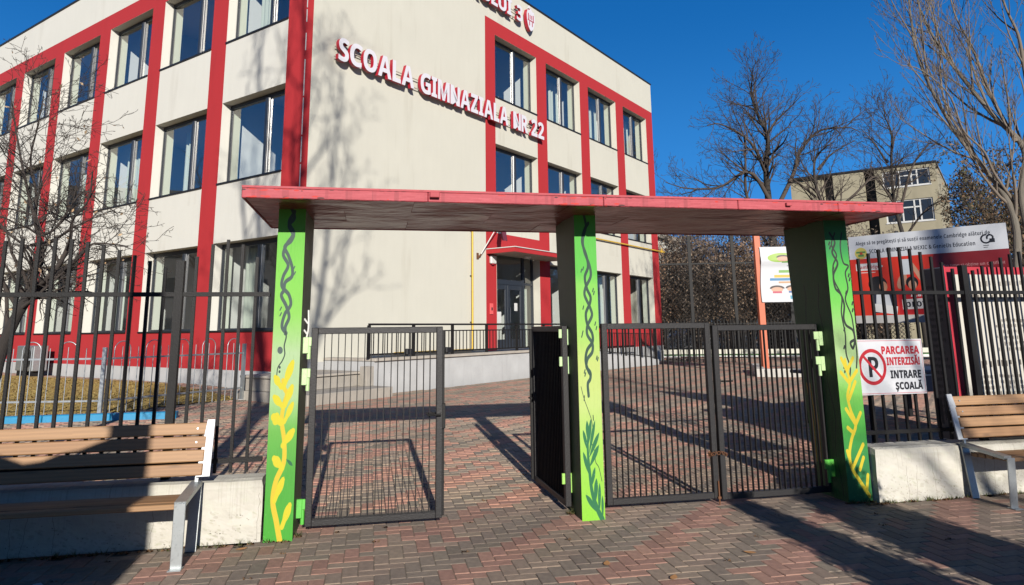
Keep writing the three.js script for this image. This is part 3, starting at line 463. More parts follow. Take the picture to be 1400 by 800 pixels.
const artRight = canvasTex(PW, PH, (g, w, h) => {
  grad(g, w, h, [[0, rgb(16, 130, 64)], [0.1, rgb(18, 160, 80)], [0.17, rgb(84, 214, 76)], [0.3, rgb(130, 236, 92)], [0.42, rgb(196, 240, 160)], [0.52, rgb(206, 240, 176)], [0.62, rgb(140, 226, 90)], [0.74, rgb(72, 196, 60)], [0.86, rgb(28, 152, 74)], [1, rgb(18, 128, 62)]]);
  const k = rgb(18, 40, 26);
  stroke(g, [[60, 100], [110, 170], [70, 250], [120, 330], [60, 420], [70, 520], [120, 560], [150, 640], [130, 740], [150, 790], [220, 830], [232, 900], [200, 960], [180, 920], [220, 900]], 20, k);
  stroke(g, [[120, 100], [70, 190], [116, 270], [66, 350], [60, 450], [130, 580], [110, 700], [130, 860], [120, 1000], [150, 1100], [120, 1200]], 15, k);
  stroke(g, [[200, 100], [170, 200], [190, 330], [240, 350], [200, 400], [210, 520], [170, 600], [220, 720], [230, 800], [240, 1000], [220, 1100]], 15, k);
  for (const [x, y] of [[40, 190], [46, 220], [60, 380], [230, 430], [236, 460], [90, 540], [180, 560], [240, 640], [236, 690], [120, 830], [100, 960], [80, 1100], [84, 1130]]) stroke(g, [[x, y], [x + 10, y - 18]], 15, k);
  const Y = 'rgb(255,228,26)'; stroke(g, [[225, 1990], [130, 1880], [60, 1790], [52, 1700], [90, 1600], [150, 1500], [110, 1400], [90, 1300], [130, 1200], [110, 1110], [100, 1040]], 32, Y, 0.75);
  for (const [a, b, c, dd] of [[110, 1120, 60, 1030], [110, 1120, 190, 1030], [126, 1210, 40, 1130], [126, 1200, 220, 1120], [104, 1320, 190, 1200], [150, 1500, 60, 1390], [150, 1500, 215, 1420], [120, 1560, 60, 1520], [64, 1790, 30, 1680], [80, 1790, 210, 1640], [150, 1810, 200, 1730], [200, 1960, 230, 1850]]) blob(g, a, b, c, dd, 29, Y);
  grime(g, w, h, 9);
});
const sideArt = (seed, dark) => canvasTex(512, 1024, (g, w, h) => {
  const r = rng(seed); g.fillStyle = dark ? rgb(58, 98, 42) : rgb(96, 112, 62); g.fillRect(0, 0, w, h);
  for (let i = 0; i < 2600; i++) { const y = r() * h, t = y / h, c = dark ? [36 + 40 * r(), 82 + 74 * r() * (0.4 + t), 28 + 22 * r()] : [70 + 46 * r(), 84 + 50 * r() * (0.6 + 0.6 * t), 48 + 24 * r()]; g.fillStyle = `rgba(${c.map(Math.round).join(',')},0.25)`; g.fillRect(r() * w, y, 2 + r() * 6, 14 + r() * 90); }
  if (dark) { for (const [x, s] of [[150, 1], [330, 2]]) { const p = []; for (let i = 0; i < 22; i++) p.push([x + 26 * Math.sin(i * 0.9 + s) + 10 * (r() - 0.5) + i * 4, 240 + i * 36]); stroke(g, p, 7, rgb(10, 20, 10)); } for (let i = 0; i < 3; i++) stroke(g, [[40 + i * 40, 620], [60 + i * 30, 760], [44 + i * 36, 900]], 12, rgb(210, 160, 24)); }
  else for (let i = 0; i < 60; i++) { g.fillStyle = 'rgba(150,80,30,0.25)'; g.fillRect(r() * w, 420 + r() * 400, 3 + 6 * r(), 4 + 14 * r()); }
});
M.fascia = std({ color: lin(0.80, 0.80, 0.80), roughness: 0.72, bumpMap: rep(tCoarse, 1.3), bumpScale: 0.006, map: canvasTex(2048, 128, (g, w, h) => {
  const r = rng(77); g.fillStyle = rgb(176, 70, 78); g.fillRect(0, 0, w, h);
  for (let i = 0; i < 500; i++) { g.fillStyle = r() < 0.5 ? 'rgba(206,104,110,0.12)' : 'rgba(140,40,50,0.10)'; g.fillRect(r() * w, r() * h, 10 + r() * 120, 3 + r() * 20); }
  for (let i = 0; i < 16; i++) { g.fillStyle = `rgba(90,24,30,${0.08 + 0.14 * r()})`; g.fillRect(r() * w, 0, 6 + r() * 40, h); }
  for (let i = 0; i < 34; i++) { const x = r() < 0.75 ? r() * 500 : r() * w, y = r() < 0.5 ? r() * 34 : h - r() * 34; g.fillStyle = r() < 0.8 ? rgb(196, 42, 34) : rgb(70, 26, 26); g.beginPath(); g.ellipse(x, y, 4 + r() * 24, 3 + r() * 9, 0, 0, 7); g.fill(); }
  for (let i = 0; i < 70; i++) { g.fillStyle = 'rgba(60,30,30,0.45)'; g.fillRect(r() * w, r() < 0.6 ? 0 : h - 8, 4 + r() * 40, 3 + r() * 5); }
}) });
M.fascia.map.wrapS = M.fascia.map.wrapT = THREE.RepeatWrapping; M.fascia.map.repeat.set(0.42, 12.6); 
const CAN_Y = 2.52;
function pillar(label, u0, u1, art, side) {
  const t = thing('gate_pillar', label, 'gate pillar', gate(u0, 0, 0), GROT - 0.02, 'painted gate pillars'), w = u1 - u0, h = CAN_Y + 0.01, d0 = 0.47, d1 = 0.68;
  const face = (a, b, c, d, uv) => { const g = new THREE.BufferGeometry(), p = [a, b, c, a, c, d], u = [[0, 0], [1, 0], [1, 1], [0, 0], [1, 1], [0, 1]]; g.setAttribute('position', new THREE.Float32BufferAttribute(p.flat(), 3)); g.setAttribute('uv', new THREE.Float32BufferAttribute(u.flat(), 2)); g.computeVertexNormals(); return g; };
  const A = [0, -0.02, 0], B = [w, -0.02, 0], C = [w, h, 0], D = [0, h, 0], a = [0, -0.02, -d0], b = [w, -0.02, -d0], c = [w, h, -d1], d = [0, h, -d1];
  part('painted_front', face(A, B, C, D), std({ color: lin(0.44, 0.45, 0.40), map: art, roughness: 0.7, bumpMap: rep(tFine, 2, 18), bumpScale: 0.001 }), t);
  part('side', [face(B, b, c, C), face(a, A, D, d), face(b, a, d, c)], std({ color: lin(0.7, 0.7, 0.7), map: side, roughness: 0.6, bumpMap: rep(tFine, 6, 18), bumpScale: 0.002 }), t);
  return t;
}
const sideOlive = sideArt(3, false), sideDark = sideArt(4, true);
const pL = pillar('left gate pillar painted lime green with a tall yellow seaweed plant', 0, 0.212, artLeft, sideOlive);
const pM = pillar('middle gate pillar painted pale lime with dark green leaves at its foot', 2.481, 2.676, artMid, sideOlive);
const pR = pillar('right gate pillar painted emerald with black vines and yellow fronds', 4.932, 5.164, artRight, sideDark);
function hinges(pillar_, x, v, side, mats, hs) {
  hs.forEach(([y, h], i) => {
    const t = group('hinge', pillar_, x, y, -v, 0.02);
    part('plate', cbox(0.05, h, 0.03, side * 0.022, h / 2, 0.01, 0.004), mats[i], t); part('knuckle', bar(V3(side * 0.05, -h * 0.35, 0), V3(side * 0.05, h * 0.62, 0), 0.032, 0.032, 10), mats[i], t); part('strap', cbox(0.05, h * 0.55, 0.02, side * 0.07, h * 0.72, 0.012, 0.003), mats[i], t);
  });
}
hinges(pL, 0.207, 0.21, 1, [M.limepale, M.limepale, M.green], [[1.37, 0.13], [1.12, 0.13], [0.11, 0.14]]);
hinges(pM, 0.002, 0.30, -1, [M.limepale, M.limepale, M.lime], [[1.40, 0.14], [1.15, 0.15], [0.16, 0.16]]);
hinges(pR, 0.002, 0.19, -1, [M.limepale, M.limepale, M.green], [[1.36, 0.13], [1.13, 0.13], [0.19, 0.15]]);
{
  const t = thing('hinge_rod', 'thin bent white rod beside the upper hinge of the left pillar', 'rod', gate(0.215, 1.5, 0.2), GROT);
  part('rod', [rod([V3(0.02, -0.02, 0), V3(0.035, 0.06, 0), V3(0.032, 0.22, 0)], 0.008), rod([V3(0.0, 0.06, 0.01), V3(0.03, 0.02, 0)], 0.008), rod([V3(0.0, 0.15, 0.01), V3(0.03, 0.11, 0)], 0.008)], M.whitepaint, t);
}
{
  const t = thing('gate_canopy', 'long flat canopy of faded red sheet metal resting on the gate pillars', 'canopy', gate(-0.206, CAN_Y, -0.505), GROT), LW = 5.595, D = 1.6, q = rng(31);
  for (let x = 0, i = 0; x < LW - 0.01; i++) { const w = Math.min(LW - x, 0.9 + 0.7 * q()); part('fascia', cbox(w - 0.003, 0.078, 0.02, x + w / 2, 0.039, -0.01 + (q() - 0.5) * 0.003, 0.006), M.fascia, t); x += w; }
  for (const x of [0.01, LW - 0.01]) part('fascia', cbox(0.02, 0.076, D - 0.02, x, 0.039, -0.02 - (D - 0.02) / 2, 0.004), M.canopyred, t);
  part('fascia', cbox(LW - 0.04, 0.076, 0.02, LW / 2, 0.039, -D + 0.0, 0.004), M.canopyred, t);
  part('roof_sheet', span(0.0, LW, 0.079, 0.095, -D - 0.01, 0.0), M.canopyred, t);
  // soffit of sheet-metal panels: each bowed a little, seams between them
  for (let j = 0; j < 3; j++) for (let x = 0.02, i = 0; x < LW - 0.03; i++) {
    const w = Math.min(LW - 0.02 - x, j === 1 ? (i ? 1.25 : 0.7) : 1.25), z0 = -0.022 - j * 0.519, dz = 0.517; if (w < 0.05) { x += w; continue; }
    const g = new THREE.PlaneGeometry(w - 0.004, dz, 12, 5).rotateX(Math.PI / 2), p = g.attributes.position; const a = q() * 6, b = q() * 6;
    for (let k = 0; k < p.count; k++) { const X = p.getX(k) / w + 0.5, Z = p.getZ(k) / dz + 0.5, e = Math.sin(Math.PI * X) * Math.sin(Math.PI * Z); p.setY(k, 0.016 * e * Math.sin(X * 7 + a) * Math.sin(Z * 3 + b) + 0.008 * Math.sin(Z * 6 + X * 4 + b) * e); }
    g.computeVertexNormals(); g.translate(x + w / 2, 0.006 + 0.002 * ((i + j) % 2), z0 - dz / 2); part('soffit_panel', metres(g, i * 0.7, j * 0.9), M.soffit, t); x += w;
  }
  part('drip_block', cbox(0.075, 0.04, 0.04, 1.42, 0.052, 0.018, 0.004), M.canopyred, t); part('drip_block', cbox(0.05, 0.03, 0.03, 4.45, 0.05, 0.014, 0.004), M.canopyred, t);
  part('inner_beam', [0.09, LW * 0.5 - 0.1, LW - 0.35].map((x) => span(x, x + 0.12, 0.012, 0.076, -D + 0.03, -0.03)), M.sill, t);
}
// a gate leaf: x from its hinge stile to its free stile
function leafGate(label, u, v, turn, w, y0, h, lock) {
  const p = gate(u, y0, v), t = thing('gate_leaf', label, 'gate', p, GROT + turn, 'black barred gate leaves'), f = 0.052, d = 0.05;
  part('stile', cbox(f, h, d, f / 2, h / 2, 0, 0.004), M.gatemetal, t); part('stile', cbox(f, h, d, w - f / 2, h / 2, 0, 0.004), M.gatemetal, t);
  part('rail', cbox(w - 2 * f, f, d - 0.002, w / 2, h - f / 2, 0, 0.004), M.gatemetal, t); part('rail', cbox(w - 2 * f, f, d - 0.002, w / 2, f / 2, 0, 0.004), M.gatemetal, t);
  const n = Math.round((w - 2 * f) / 0.0535), q = rng(Math.round(u * 100)); for (let i = 1; i < n; i++) part('bar', span(-0.0035, 0.0035, f, h - f, -0.0125, 0.0125).translate(f + (w - 2 * f) * i / n, 0, 0).rotateY(0).applyMatrix4(new THREE.Matrix4().makeShear(0, 0, (q() - 0.5) * 0.004, 0, 0, 0)), M.black, t);
  if (lock) { part('lock_box', cbox(0.03, 0.2, 0.06, w + 0.012, h * 0.52, -0.02, 0.003), M.black, t); part('handle', [bar(V3(w - 0.02, h * 0.53, 0.03), V3(w - 0.02, h * 0.53, 0.06), 0.016, 0.016, 8), bar(V3(w - 0.02, h * 0.53, 0.06), V3(w - 0.13, h * 0.53, 0.06), 0.016, 0.016, 8), bar(V3(w - 0.02, h * 0.53, -0.03), V3(w - 0.02, h * 0.53, -0.07), 0.016, 0.016, 8), bar(V3(w - 0.02, h * 0.53, -0.07), V3(w - 0.13, h * 0.53, -0.07), 0.016, 0.016, 8)], M.black, t); part('lock_stile', cbox(0.02, h - 0.04, 0.035, w + 0.0105, h / 2 - 0.01, -0.032, 0.003), M.black, t); }
  return t;
}
const HALF = Math.PI / 2;
leafGate('black barred gate leaf hung on the left pillar, standing closed', 0.28, 0.2, 0.015, 1.075, 0.045, 1.53, true);
leafGate('black barred gate leaf swung inwards, seen edge-on at the middle pillar', 2.445, 0.27, HALF + 0.02, 1.12, 0.05, 1.52, true);
leafGate('closed black gate leaf next to the middle pillar, left of the rusty chain', 2.775, 0.25, 0.01, 1.05, 0.05, 1.535, false);
leafGate('closed black gate leaf hung on the right pillar, right of the rusty chain', 3.838, 0.24, 0.03, 1.13, 0.04, 1.52, false);
{
  const c = thing('rusty_chain', 'rusty chain looped round the meeting stiles of the double gate', 'chain', gate(3.83, 0.43, 0.245), GROT), q = rng(4);
  for (let i = 0; i < 22; i++) { const a = i / 22 * 6.283, g = new THREE.TorusGeometry(0.013, 0.0036, 6, 12).rotateY(i % 2 ? HALF : 0).rotateZ(i % 2 ? 0.4 : 1.2).rotateY(-a + HALF); part('link', metres(g.translate(Math.cos(a) * 0.078, -0.014 * Math.cos(a * 2) + 0.012 * (q() - 0.5), Math.sin(a) * 0.046)), M.rust, c); }
  const b = thing('drop_bolt', 'rusty drop bolt under the double gate, standing in the paving', 'bolt', gate(3.81, 0, 0.25), GROT); part('rod', [bar(V3(0, -0.03, 0.03), V3(0, 0.2, 0.03), 0.014, 0.014, 8), cbox(0.03, 0.02, 0.02, 0.0, 0.06, 0.03)], M.rust, b);
  const s = thing('slide_bolt', 'short black slide bolt on the double gate above the chain', 'bolt', gate(3.85, 1.05, 0.26), GROT); part('rod', [bar(V3(0, 0, -0.035), V3(0.2, 0, -0.035), 0.014, 0.014, 8), cbox(0.05, 0.05, 0.02, 0.05, 0, -0.03)], M.black, s);
}

M.lowwall = std({ color: lin(0.60, 0.60, 0.60), roughness: 0.93, bumpMap: rep(tCoarse, 1.4), bumpScale: 0.01, map: canvasTex(2048, 512, (g, w, h) => {
  const r = rng(404); g.fillStyle = '#e3ded2'; g.fillRect(0, 0, w, h);
  const spot = (x, y, a, b, c) => { for (const o of [0, w, -w]) { g.fillStyle = c; g.beginPath(); g.ellipse(x + o, y, a, b, r() * 0.6, 0, 7); g.fill(); } };
  for (let i = 0; i < 420; i++) spot(r() * w, r() * h, 10 + r() * 90, 6 + r() * 40, r() < 0.5 ? 'rgba(255,252,244,0.05)' : 'rgba(120,112,98,0.035)');
  for (let i = 0; i < 80; i++) { const x = r() * w, l = 40 + r() * 260; g.fillStyle = `rgba(96,90,78,${0.03 + 0.07 * r()})`; g.fillRect(x, 40, 2 + r() * 9, l); }
  for (let i = 0; i < 420; i++) { const y = h - Math.pow(r(), 2.4) * h * 0.5; spot(r() * w, y, 2 + r() * 22, 2 + r() * 9, r() < 0.3 ? 'rgba(112,122,70,0.12)' : 'rgba(98,88,72,0.11)'); }
  for (let i = 0; i < 60; i++) spot(r() * w, h * (0.55 + 0.45 * r()), 1 + r() * 6, 1 + r() * 4, 'rgba(70,64,54,0.5)');
  g.strokeStyle = 'rgba(70,62,52,0.55)'; g.lineWidth = 2.2; for (let i = 0; i < 5; i++) { let x = r() * w, y = h; g.beginPath(); g.moveTo(x, y); while (y > h * (0.15 + 0.3 * r())) { x += (r() - 0.5) * 16; y -= 14 + r() * 18; g.lineTo(x, y); } g.stroke(); }
  const k = g.createLinearGradient(0, 0, 0, 110); k.addColorStop(0, 'rgba(120,114,104,0.28)'); k.addColorStop(1, 'rgba(120,114,104,0)'); g.fillStyle = k; g.fillRect(0, 0, w, 110);
}) });
M.lowwall.map.wrapS = M.lowwall.map.wrapT = THREE.RepeatWrapping; M.lowwall.map.repeat.set(0.5, 2.1);
// ───────────────────────── low walls, fences, benches, signs ─────────────────────────
{
  const l = thing('low_wall', 'low stained white concrete wall under the left fence, behind the bench', 'low wall', gate(-0.02, 0, 0), GROT); part('concrete', metres(roughBox(5.2, 0.45, 0.3, -2.6, 0.225, -0.17, 12)), M.lowwall, l);
  const r = thing('low_wall', 'low white concrete wall right of the right pillar, under the no-parking sign', 'low wall', gate(5.18, 0, 0), GROT); part('concrete', metres(roughBox(0.86, 0.46, 0.34, 0.43, 0.23, -0.1, 13)), M.lowwall, r);
  const r2 = thing('low_wall', 'low white concrete wall continuing behind the right-hand bench', 'low wall', gate(6.045, 0, 0), GROT); part('concrete', metres(roughBox(4.0, 0.45, 0.32, 2.0, 0.225, -0.13, 14)), M.lowwall, r2);
}
function roughBox(w, h, d, x, y, z, seed) {                            // slightly uneven cast concrete with soft edges
  const g = new THREE.BoxGeometry(w, h, d, Math.round(w * 16), 8, 5), p = g.attributes.position;
  for (let i = 0; i < p.count; i++) { const X = p.getX(i), Y = p.getY(i), Z = p.getZ(i), n = (a, b, s) => fbm(a * 5 + 40, b * 5 + 40, 4096, 3, s) - 0.5; const ex = Math.abs(Math.abs(X) - w / 2) < 1e-4, ey = Math.abs(Y - h / 2) < 1e-4, ez = Math.abs(Math.abs(Z) - d / 2) < 1e-4; let k = 0; if (ey && ez) k = 0.012; p.setXYZ(i, X + (ex ? 0.006 * n(Y, Z, seed) : 0) - (ex && ey ? Math.sign(X) * 0.012 : 0), Y + (ey ? 0.014 * n(X, Z, seed + 1) - k : 0), Z + (ez ? 0.016 * n(X, Y, seed + 2) - Math.sign(Z) * k : 0)); }
  g.translate(x, y, z); const h2 = g.toNonIndexed(); h2.computeVertexNormals(); return h2;
}
// steel fence panels: bar tops rise in an arch between the posts
function fence(label, u0, dir, panels, v, first) {
  const t = thing('steel_fence', label, 'fence', gate(u0, 0, v), GROT), s = dir, pitch = 0.1165;
  let x = 0;
  panels.forEach((n, pi) => {
    const len = (n + 1) * pitch; for (const y of [1.85, 0.565]) part('rail', span(Math.min(x, x + s * len), Math.max(x, x + s * len), y - 0.017, y + 0.017, -0.02, 0.02), M.black, t);
    for (let i = 1; i <= n; i++) { const k = i / (n + 1), top = 2.03 + 0.265 * Math.pow(Math.sin(Math.PI * (pi === 0 && first ? 0.12 + 0.88 * k : k)), 1.1), X = x + s * i * pitch; part('bar', span(X - 0.0115, X + 0.0115, 0.475, top, -0.0115, 0.0115), M.black, t); }
    x += s * len; part('post', span(x - 0.03, x + 0.03, 0.3, 2.12, -0.03, 0.03), M.black, t); 
  });
  return t;
}
fence('black steel bar fence with arched tops left of the gate, behind the bench', -0.06, -1, [5, 16, 16], 0.2, false);
fence('black steel bar fence right of the gate, carrying the no-parking sign', 5.246, 1, [10, 16, 12], 0.13, true);

function bench(label, u, turnLeft) {
  const t = thing('wooden_bench', label, 'bench', gate(u, 0, -0.5), GROT), L = 1.82, q = rng(Math.round(u * 50) + 9);
  const zb = -0.42, lean = 0.1;
  for (let i = 0; i < 4; i++) { const y = 0.515 + i * 0.093, z = zb - lean * (i + 0.5) / 4; const g = cbox(L - 0.06, 0.083, 0.032, 0, 0, 0, 0.006); g.rotateX(-0.2).translate(L / 2 + (q() - 0.5) * 0.006, y + 0.042, z + 0.02); part('back_slat', metres(g, q() * 3, q() * 3), i % 2 ? M.wood : M.wooddark, t); }
  for (let i = 0; i < 5; i++) { const z = 0.005 - i * 0.083, g = cbox(L - 0.17, 0.034, 0.074, L / 2, 0.392 - (i > 1 ? 0.004 * i : 0), z - 0.04, 0.005); part('seat_slat', metres(g, q() * 3, q() * 3), i % 2 ? M.wooddark : M.wood, t); }
  for (const s of [0, 1]) {
    const x = s ? L - 0.075 : 0.075, g = group('end_frame', t, x, 0, 0), w = 0.075;
    part('front_leg', cbox(w, 0.415, 0.014, 0, 0.2075, 0.0, 0.003).applyMatrix4(new THREE.Matrix4().makeRotationX(turnLeft ? 0.0 : 0.07)).translate(0, 0, turnLeft ? 0 : -0.0), M.galvanised, g);
    part('side_rail', bar(V3(0, 0.41, 0), V3(0, 0.455, -0.46), w, 0.03), M.galvanised, g);
    part('rear_leg', bar(V3(0, 0, -0.39), V3(0, 0.45, -0.45), w, 0.014), M.galvanised, g);
    part('foot', cbox(w + 0.01, 0.008, 0.09, 0, 0.004, 0.01, 0.002), M.galvanised, g);
    part('back_post', bar(V3(0, 0.43, -0.44), V3(0, 0.53, -0.455), 0.022, 0.022), M.galvanised, g);
    const k = s ? 1 : -1, sp = new THREE.Shape([[-0.052, 0], [0.045, 0], [0.045, 0.40], [-0.006, 0.40]].map(([p, h]) => new THREE.Vector2(k * p, h)));
    part('back_plate', metres(new THREE.ExtrudeGeometry(sp, { depth: 0.012, bevelEnabled: true, bevelSize: 0.002, bevelThickness: 0.002, bevelSegments: 1 }).rotateX(-0.2).translate(k * 0.05, 0.505, -0.415)), M.greysteel, g);
    for (const y of [0.56, 0.65, 0.745, 0.84]) part('bolt', new THREE.CylinderGeometry(0.007, 0.007, 0.006, 8).rotateX(HALF - 0.2).translate(-k * 0.02, y, -0.395 - (y - 0.505) * 0.21), M.galvanised, g);
  }
  return t;
}
bench('wooden slat bench with steel ends, half in shade by the left fence', -2.225, true);
bench('wooden slat bench with flat steel legs in front of the white notice board', 6.06, false);

{
  const tex = canvasTex(1024, 640, (g, w, h) => {
    g.fillStyle = '#eef0f4'; g.fillRect(0, 0, w, h); g.strokeStyle = '#d32a3a'; g.lineWidth = 5; g.strokeRect(14, 14, w - 28, h - 28);
    g.fillStyle = '#17181c'; g.font = 'bold 330px sans-serif'; g.textAlign = 'center'; g.textBaseline = 'middle'; g.fillText('P', 235, 322);
    g.strokeStyle = '#d3202f'; g.lineWidth = 42; g.beginPath(); g.arc(225, 318, 190, 0, 7); g.stroke(); g.lineWidth = 34; g.beginPath(); g.moveTo(95, 188); g.lineTo(356, 450); g.stroke();
    g.textAlign = 'right'; const line = (s, y, c, size, mw) => { g.fillStyle = g.strokeStyle = c; g.lineWidth = 7; g.lineJoin = 'round'; g.font = `bold ${size}px sans-serif`; g.fillText(s, 968, y, mw); g.strokeText(s, 968, y, mw); };
    line('PARCAREA', 128, '#d3202f', 122, 590); line('INTERZISĂ!', 258, '#d3202f', 122, 520); line('INTRARE', 412, '#191a20', 122, 480); line('ȘCOALĂ', 546, '#191a20', 112, 430);
    g.strokeStyle = '#b9bcc4'; g.lineWidth = 3; g.beginPath(); g.moveTo(470, 330); g.lineTo(972, 330); g.stroke();
  });
  const t = thing('no_parking_sign', 'white no-parking sign with a red crossed circle on the right fence', 'sign', gate(5.195, 0.905, 0.07), GROT);
  part('panel', span(0, 0.715, 0, 0.505, -0.006, 0), M.whitepaint, t); const f = new THREE.PlaneGeometry(0.711, 0.501).translate(0.3575, 0.2525, 0.003); part('print', f, std({ color: lin(0.54, 0.54, 0.54), map: tex, roughness: 0.4 }), t);
}
// two-sided notice board behind the fence, red frame round white sheets
const scribble = (g, x0, x1, y, s, r, col) => { g.fillStyle = col; for (let x = x0; x < x1;) { const w = s * (1 + 4 * r()); for (let a = x; a < Math.min(x + w, x1); a += s * 0.42) g.fillRect(a, y - s * (0.5 + 0.25 * r()), s * 0.16 + s * 0.14 * r(), s * (0.55 + 0.4 * r())); x += w + s * 0.5; } };
{
  const front = canvasTex(1024, 1024, (g, w, h) => { const r = rng(8); g.fillStyle = '#f1ece0'; g.fillRect(0, 0, w, h); g.fillStyle = '#d8203a'; g.fillRect(0, 0, w, 46); g.fillRect(0, 0, 34, h); g.fillRect(0, h - 40, w, 40); scribble(g, 70, 900, 110, 40, r, '#b3aa9e'); scribble(g, 70, 960, 200, 52, r, '#8e857a'); for (let i = 0; i < 6; i++) scribble(g, 230 - 20 * (i % 2), 760 + 120 * r(), 330 + i * 34, 24, r, '#8e857a'); scribble(g, 120, 980, 590, 44, r, '#6f675e'); for (let i = 0; i < 6; i++) scribble(g, 90, 300 + 120 * r(), 660 + i * 32, 24, r, '#8f867c'); for (let i = 0; i < 4; i++) scribble(g, 480, 860, 670 + i * 34, 24, r, '#958c82'); g.fillStyle = '#3c6f9c'; g.fillRect(330, 900, 110, 60); g.fillStyle = '#26313c'; g.fillRect(470, 880, 420, 90); });
  const side = canvasTex(512, 1024, (g, w, h) => { const r = rng(12); g.fillStyle = '#8f8176'; g.fillRect(0, 0, w, h); for (let i = 0; i < 20; i++) scribble(g, 110, 330 + 90 * r(), 120 + i * 40, 26, r, '#453d37'); for (let i = 0; i < 9; i++) { g.fillStyle = '#4a433d'; const x = 60 + r() * 360; g.fillRect(x, 800 - 60 * r(), 16 + 22 * r(), 140); } });
  const t = thing('notice_board', 'big white notice board with a red border behind the right fence', 'notice board', gate(6.47, 0.4, 0.3), GROT);
  part('case', span(0.002, 2.6, 0, 1.72, -0.33, -0.002), M.greysteel, t); part('front_sheet', new THREE.PlaneGeometry(2.6, 1.72).translate(1.302, 0.86, 0.001), std({ color: lin(0.5, 0.5, 0.5), map: front, roughness: 0.6 }), t); part('side_sheet', new THREE.PlaneGeometry(0.32, 1.7).rotateY(-HALF).translate(-0.001, 0.86, -0.166), std({ color: lin(0.5, 0.5, 0.5), map: side, roughness: 0.8 }), t);
  part('red_edge', [span(-0.012, 0.0, 0, 1.73, -0.01, 0.012)], std({ color: lin(0.6, 0.02, 0.05), roughness: 0.5 }), t); for (const x of [0.06, 2.5]) part('leg', span(x, x + 0.05, -0.5, 0, -0.2, -0.15), M.black, t);
}
{
  const tex = canvasTex(1536, 992, (g, w, h) => {
    g.fillStyle = '#e9ebef'; g.fillRect(0, 0, w, h); g.fillStyle = '#ec3a20'; g.fillRect(0, 265, w, h - 350);
    g.fillStyle = '#8e1a22'; g.fillRect(760, 265, w - 760, h - 350); g.fillStyle = '#ec3a20'; g.beginPath(); g.moveTo(700, 265); g.lineTo(860, 265); g.lineTo(760, 560); g.lineTo(720, h - 85); g.lineTo(600, h - 85); g.fill();
    g.fillStyle = '#23262e'; g.textBaseline = 'middle'; g.font = 'bold 58px sans-serif'; g.fillText('Alege să te pregătești și să susţii examenele Cambridge alături de', 75, 86, 1320); g.font = 'bold 60px sans-serif'; g.fillText('ȘCOALA GIMNAZIALA MEXIC & GenieUs Education', 215, 186, 1040);
    g.fillStyle = '#e7d66a'; g.beginPath(); g.arc(125, 200, 66, 0, 7); g.fill(); g.fillStyle = '#5b9a52'; g.fillRect(75, 178, 100, 20); g.fillRect(95, 212, 60, 26); g.fillStyle = '#c94a30'; g.fillRect(112, 186, 30, 30);
    g.strokeStyle = '#1b1d24'; g.lineWidth = 16; g.beginPath(); g.arc(1350, 150, 42, 0.6, 4.9); g.stroke(); g.beginPath(); g.arc(1386, 138, 26, 2.6, 7.4); g.stroke(); g.fillStyle = '#1b1d24'; g.fillRect(1380, 150, 46, 40); g.fillRect(1320, 214, 50, 7); g.fillRect(1320, 234, 40, 6);
    g.fillStyle = '#f4f1ee'; g.beginPath(); g.moveTo(60, 320); g.lineTo(300, 320); g.lineTo(345, 360); g.lineTo(300, 400); g.lineTo(60, 400); g.fill(); g.fillStyle = '#b33'; g.font = 'bold 56px sans-serif'; g.fillText('Cambridge', 78, 362, 230);
    g.fillStyle = '#f4e9e4'; g.fillRect(70, 420, 190, 8);
    // printed figures: a child with dark hair reading, a child holding a sheet overhead
    g.fillStyle = '#171210'; g.beginPath(); g.ellipse(270, 560, 95, 90, 0, 0, 7); g.fill(); g.fillStyle = '#d99b78'; g.beginPath(); g.ellipse(325, 590, 42, 58, 0, 0, 7); g.fill(); g.fillStyle = '#22263c'; g.fillRect(200, 650, 250, 230); g.fillStyle = '#dfe3e8'; g.beginPath(); g.moveTo(250, 640); g.lineTo(370, 640); g.lineTo(400, 830); g.lineTo(230, 830); g.fill(); g.fillStyle = '#f3f3f1'; g.save(); g.translate(300, 840); g.rotate(0.16); g.fillRect(-90, -50, 240, 90); g.restore();
    g.fillStyle = '#d6a184'; g.beginPath(); g.ellipse(520, 540, 45, 90, 0.4, 0, 7); g.fill(); g.beginPath(); g.moveTo(640, 330); g.lineTo(700, 440); g.lineTo(740, 520); g.lineTo(700, 540); g.lineTo(630, 400); g.fill(); g.fillStyle = '#171210'; g.beginPath(); g.ellipse(620, 560, 62, 66, 0, 0, 7); g.fill(); g.fillStyle = '#d6a184'; g.beginPath(); g.ellipse(622, 585, 42, 52, 0, 0, 7); g.fill(); g.fillStyle = '#dfe6ea'; g.fillRect(520, 300, 120, 170);
    g.fillStyle = '#d21f26'; g.fillRect(470, 640, 330, 260); g.fillStyle = '#fff'; g.font = 'bold 62px sans-serif'; g.fillText('I can', 590, 690); g.fillStyle = '#f6f2ef'; g.save(); g.translate(500, 740); g.rotate(-0.03); g.fillRect(0, 0, 330, 110); g.fillStyle = '#2a2a30'; g.font = 'bold 104px sans-serif'; g.fillText('prove', 24, 50, 290); g.restore();
    g.fillStyle = '#d9a9a6'; g.font = '42px sans-serif'; g.fillText('din timp și obţine un certificat', 930, 400, 560); g.fillText('cu recunoaștere', 1080, 460, 380);
    g.fillStyle = '#d9d6d2'; g.fillRect(0, h - 85, w, 85);
  });
  const a = Math.atan2(9.5 - 8.26, 5.88 - 4.59), L0 = V3(4.59, 1.57, -9.5), t = thing('language_exam_banner', 'large white and red banner for language exams hung behind the right fence', 'banner', L0, -a, undefined), w = 1.79, h = 1.155;
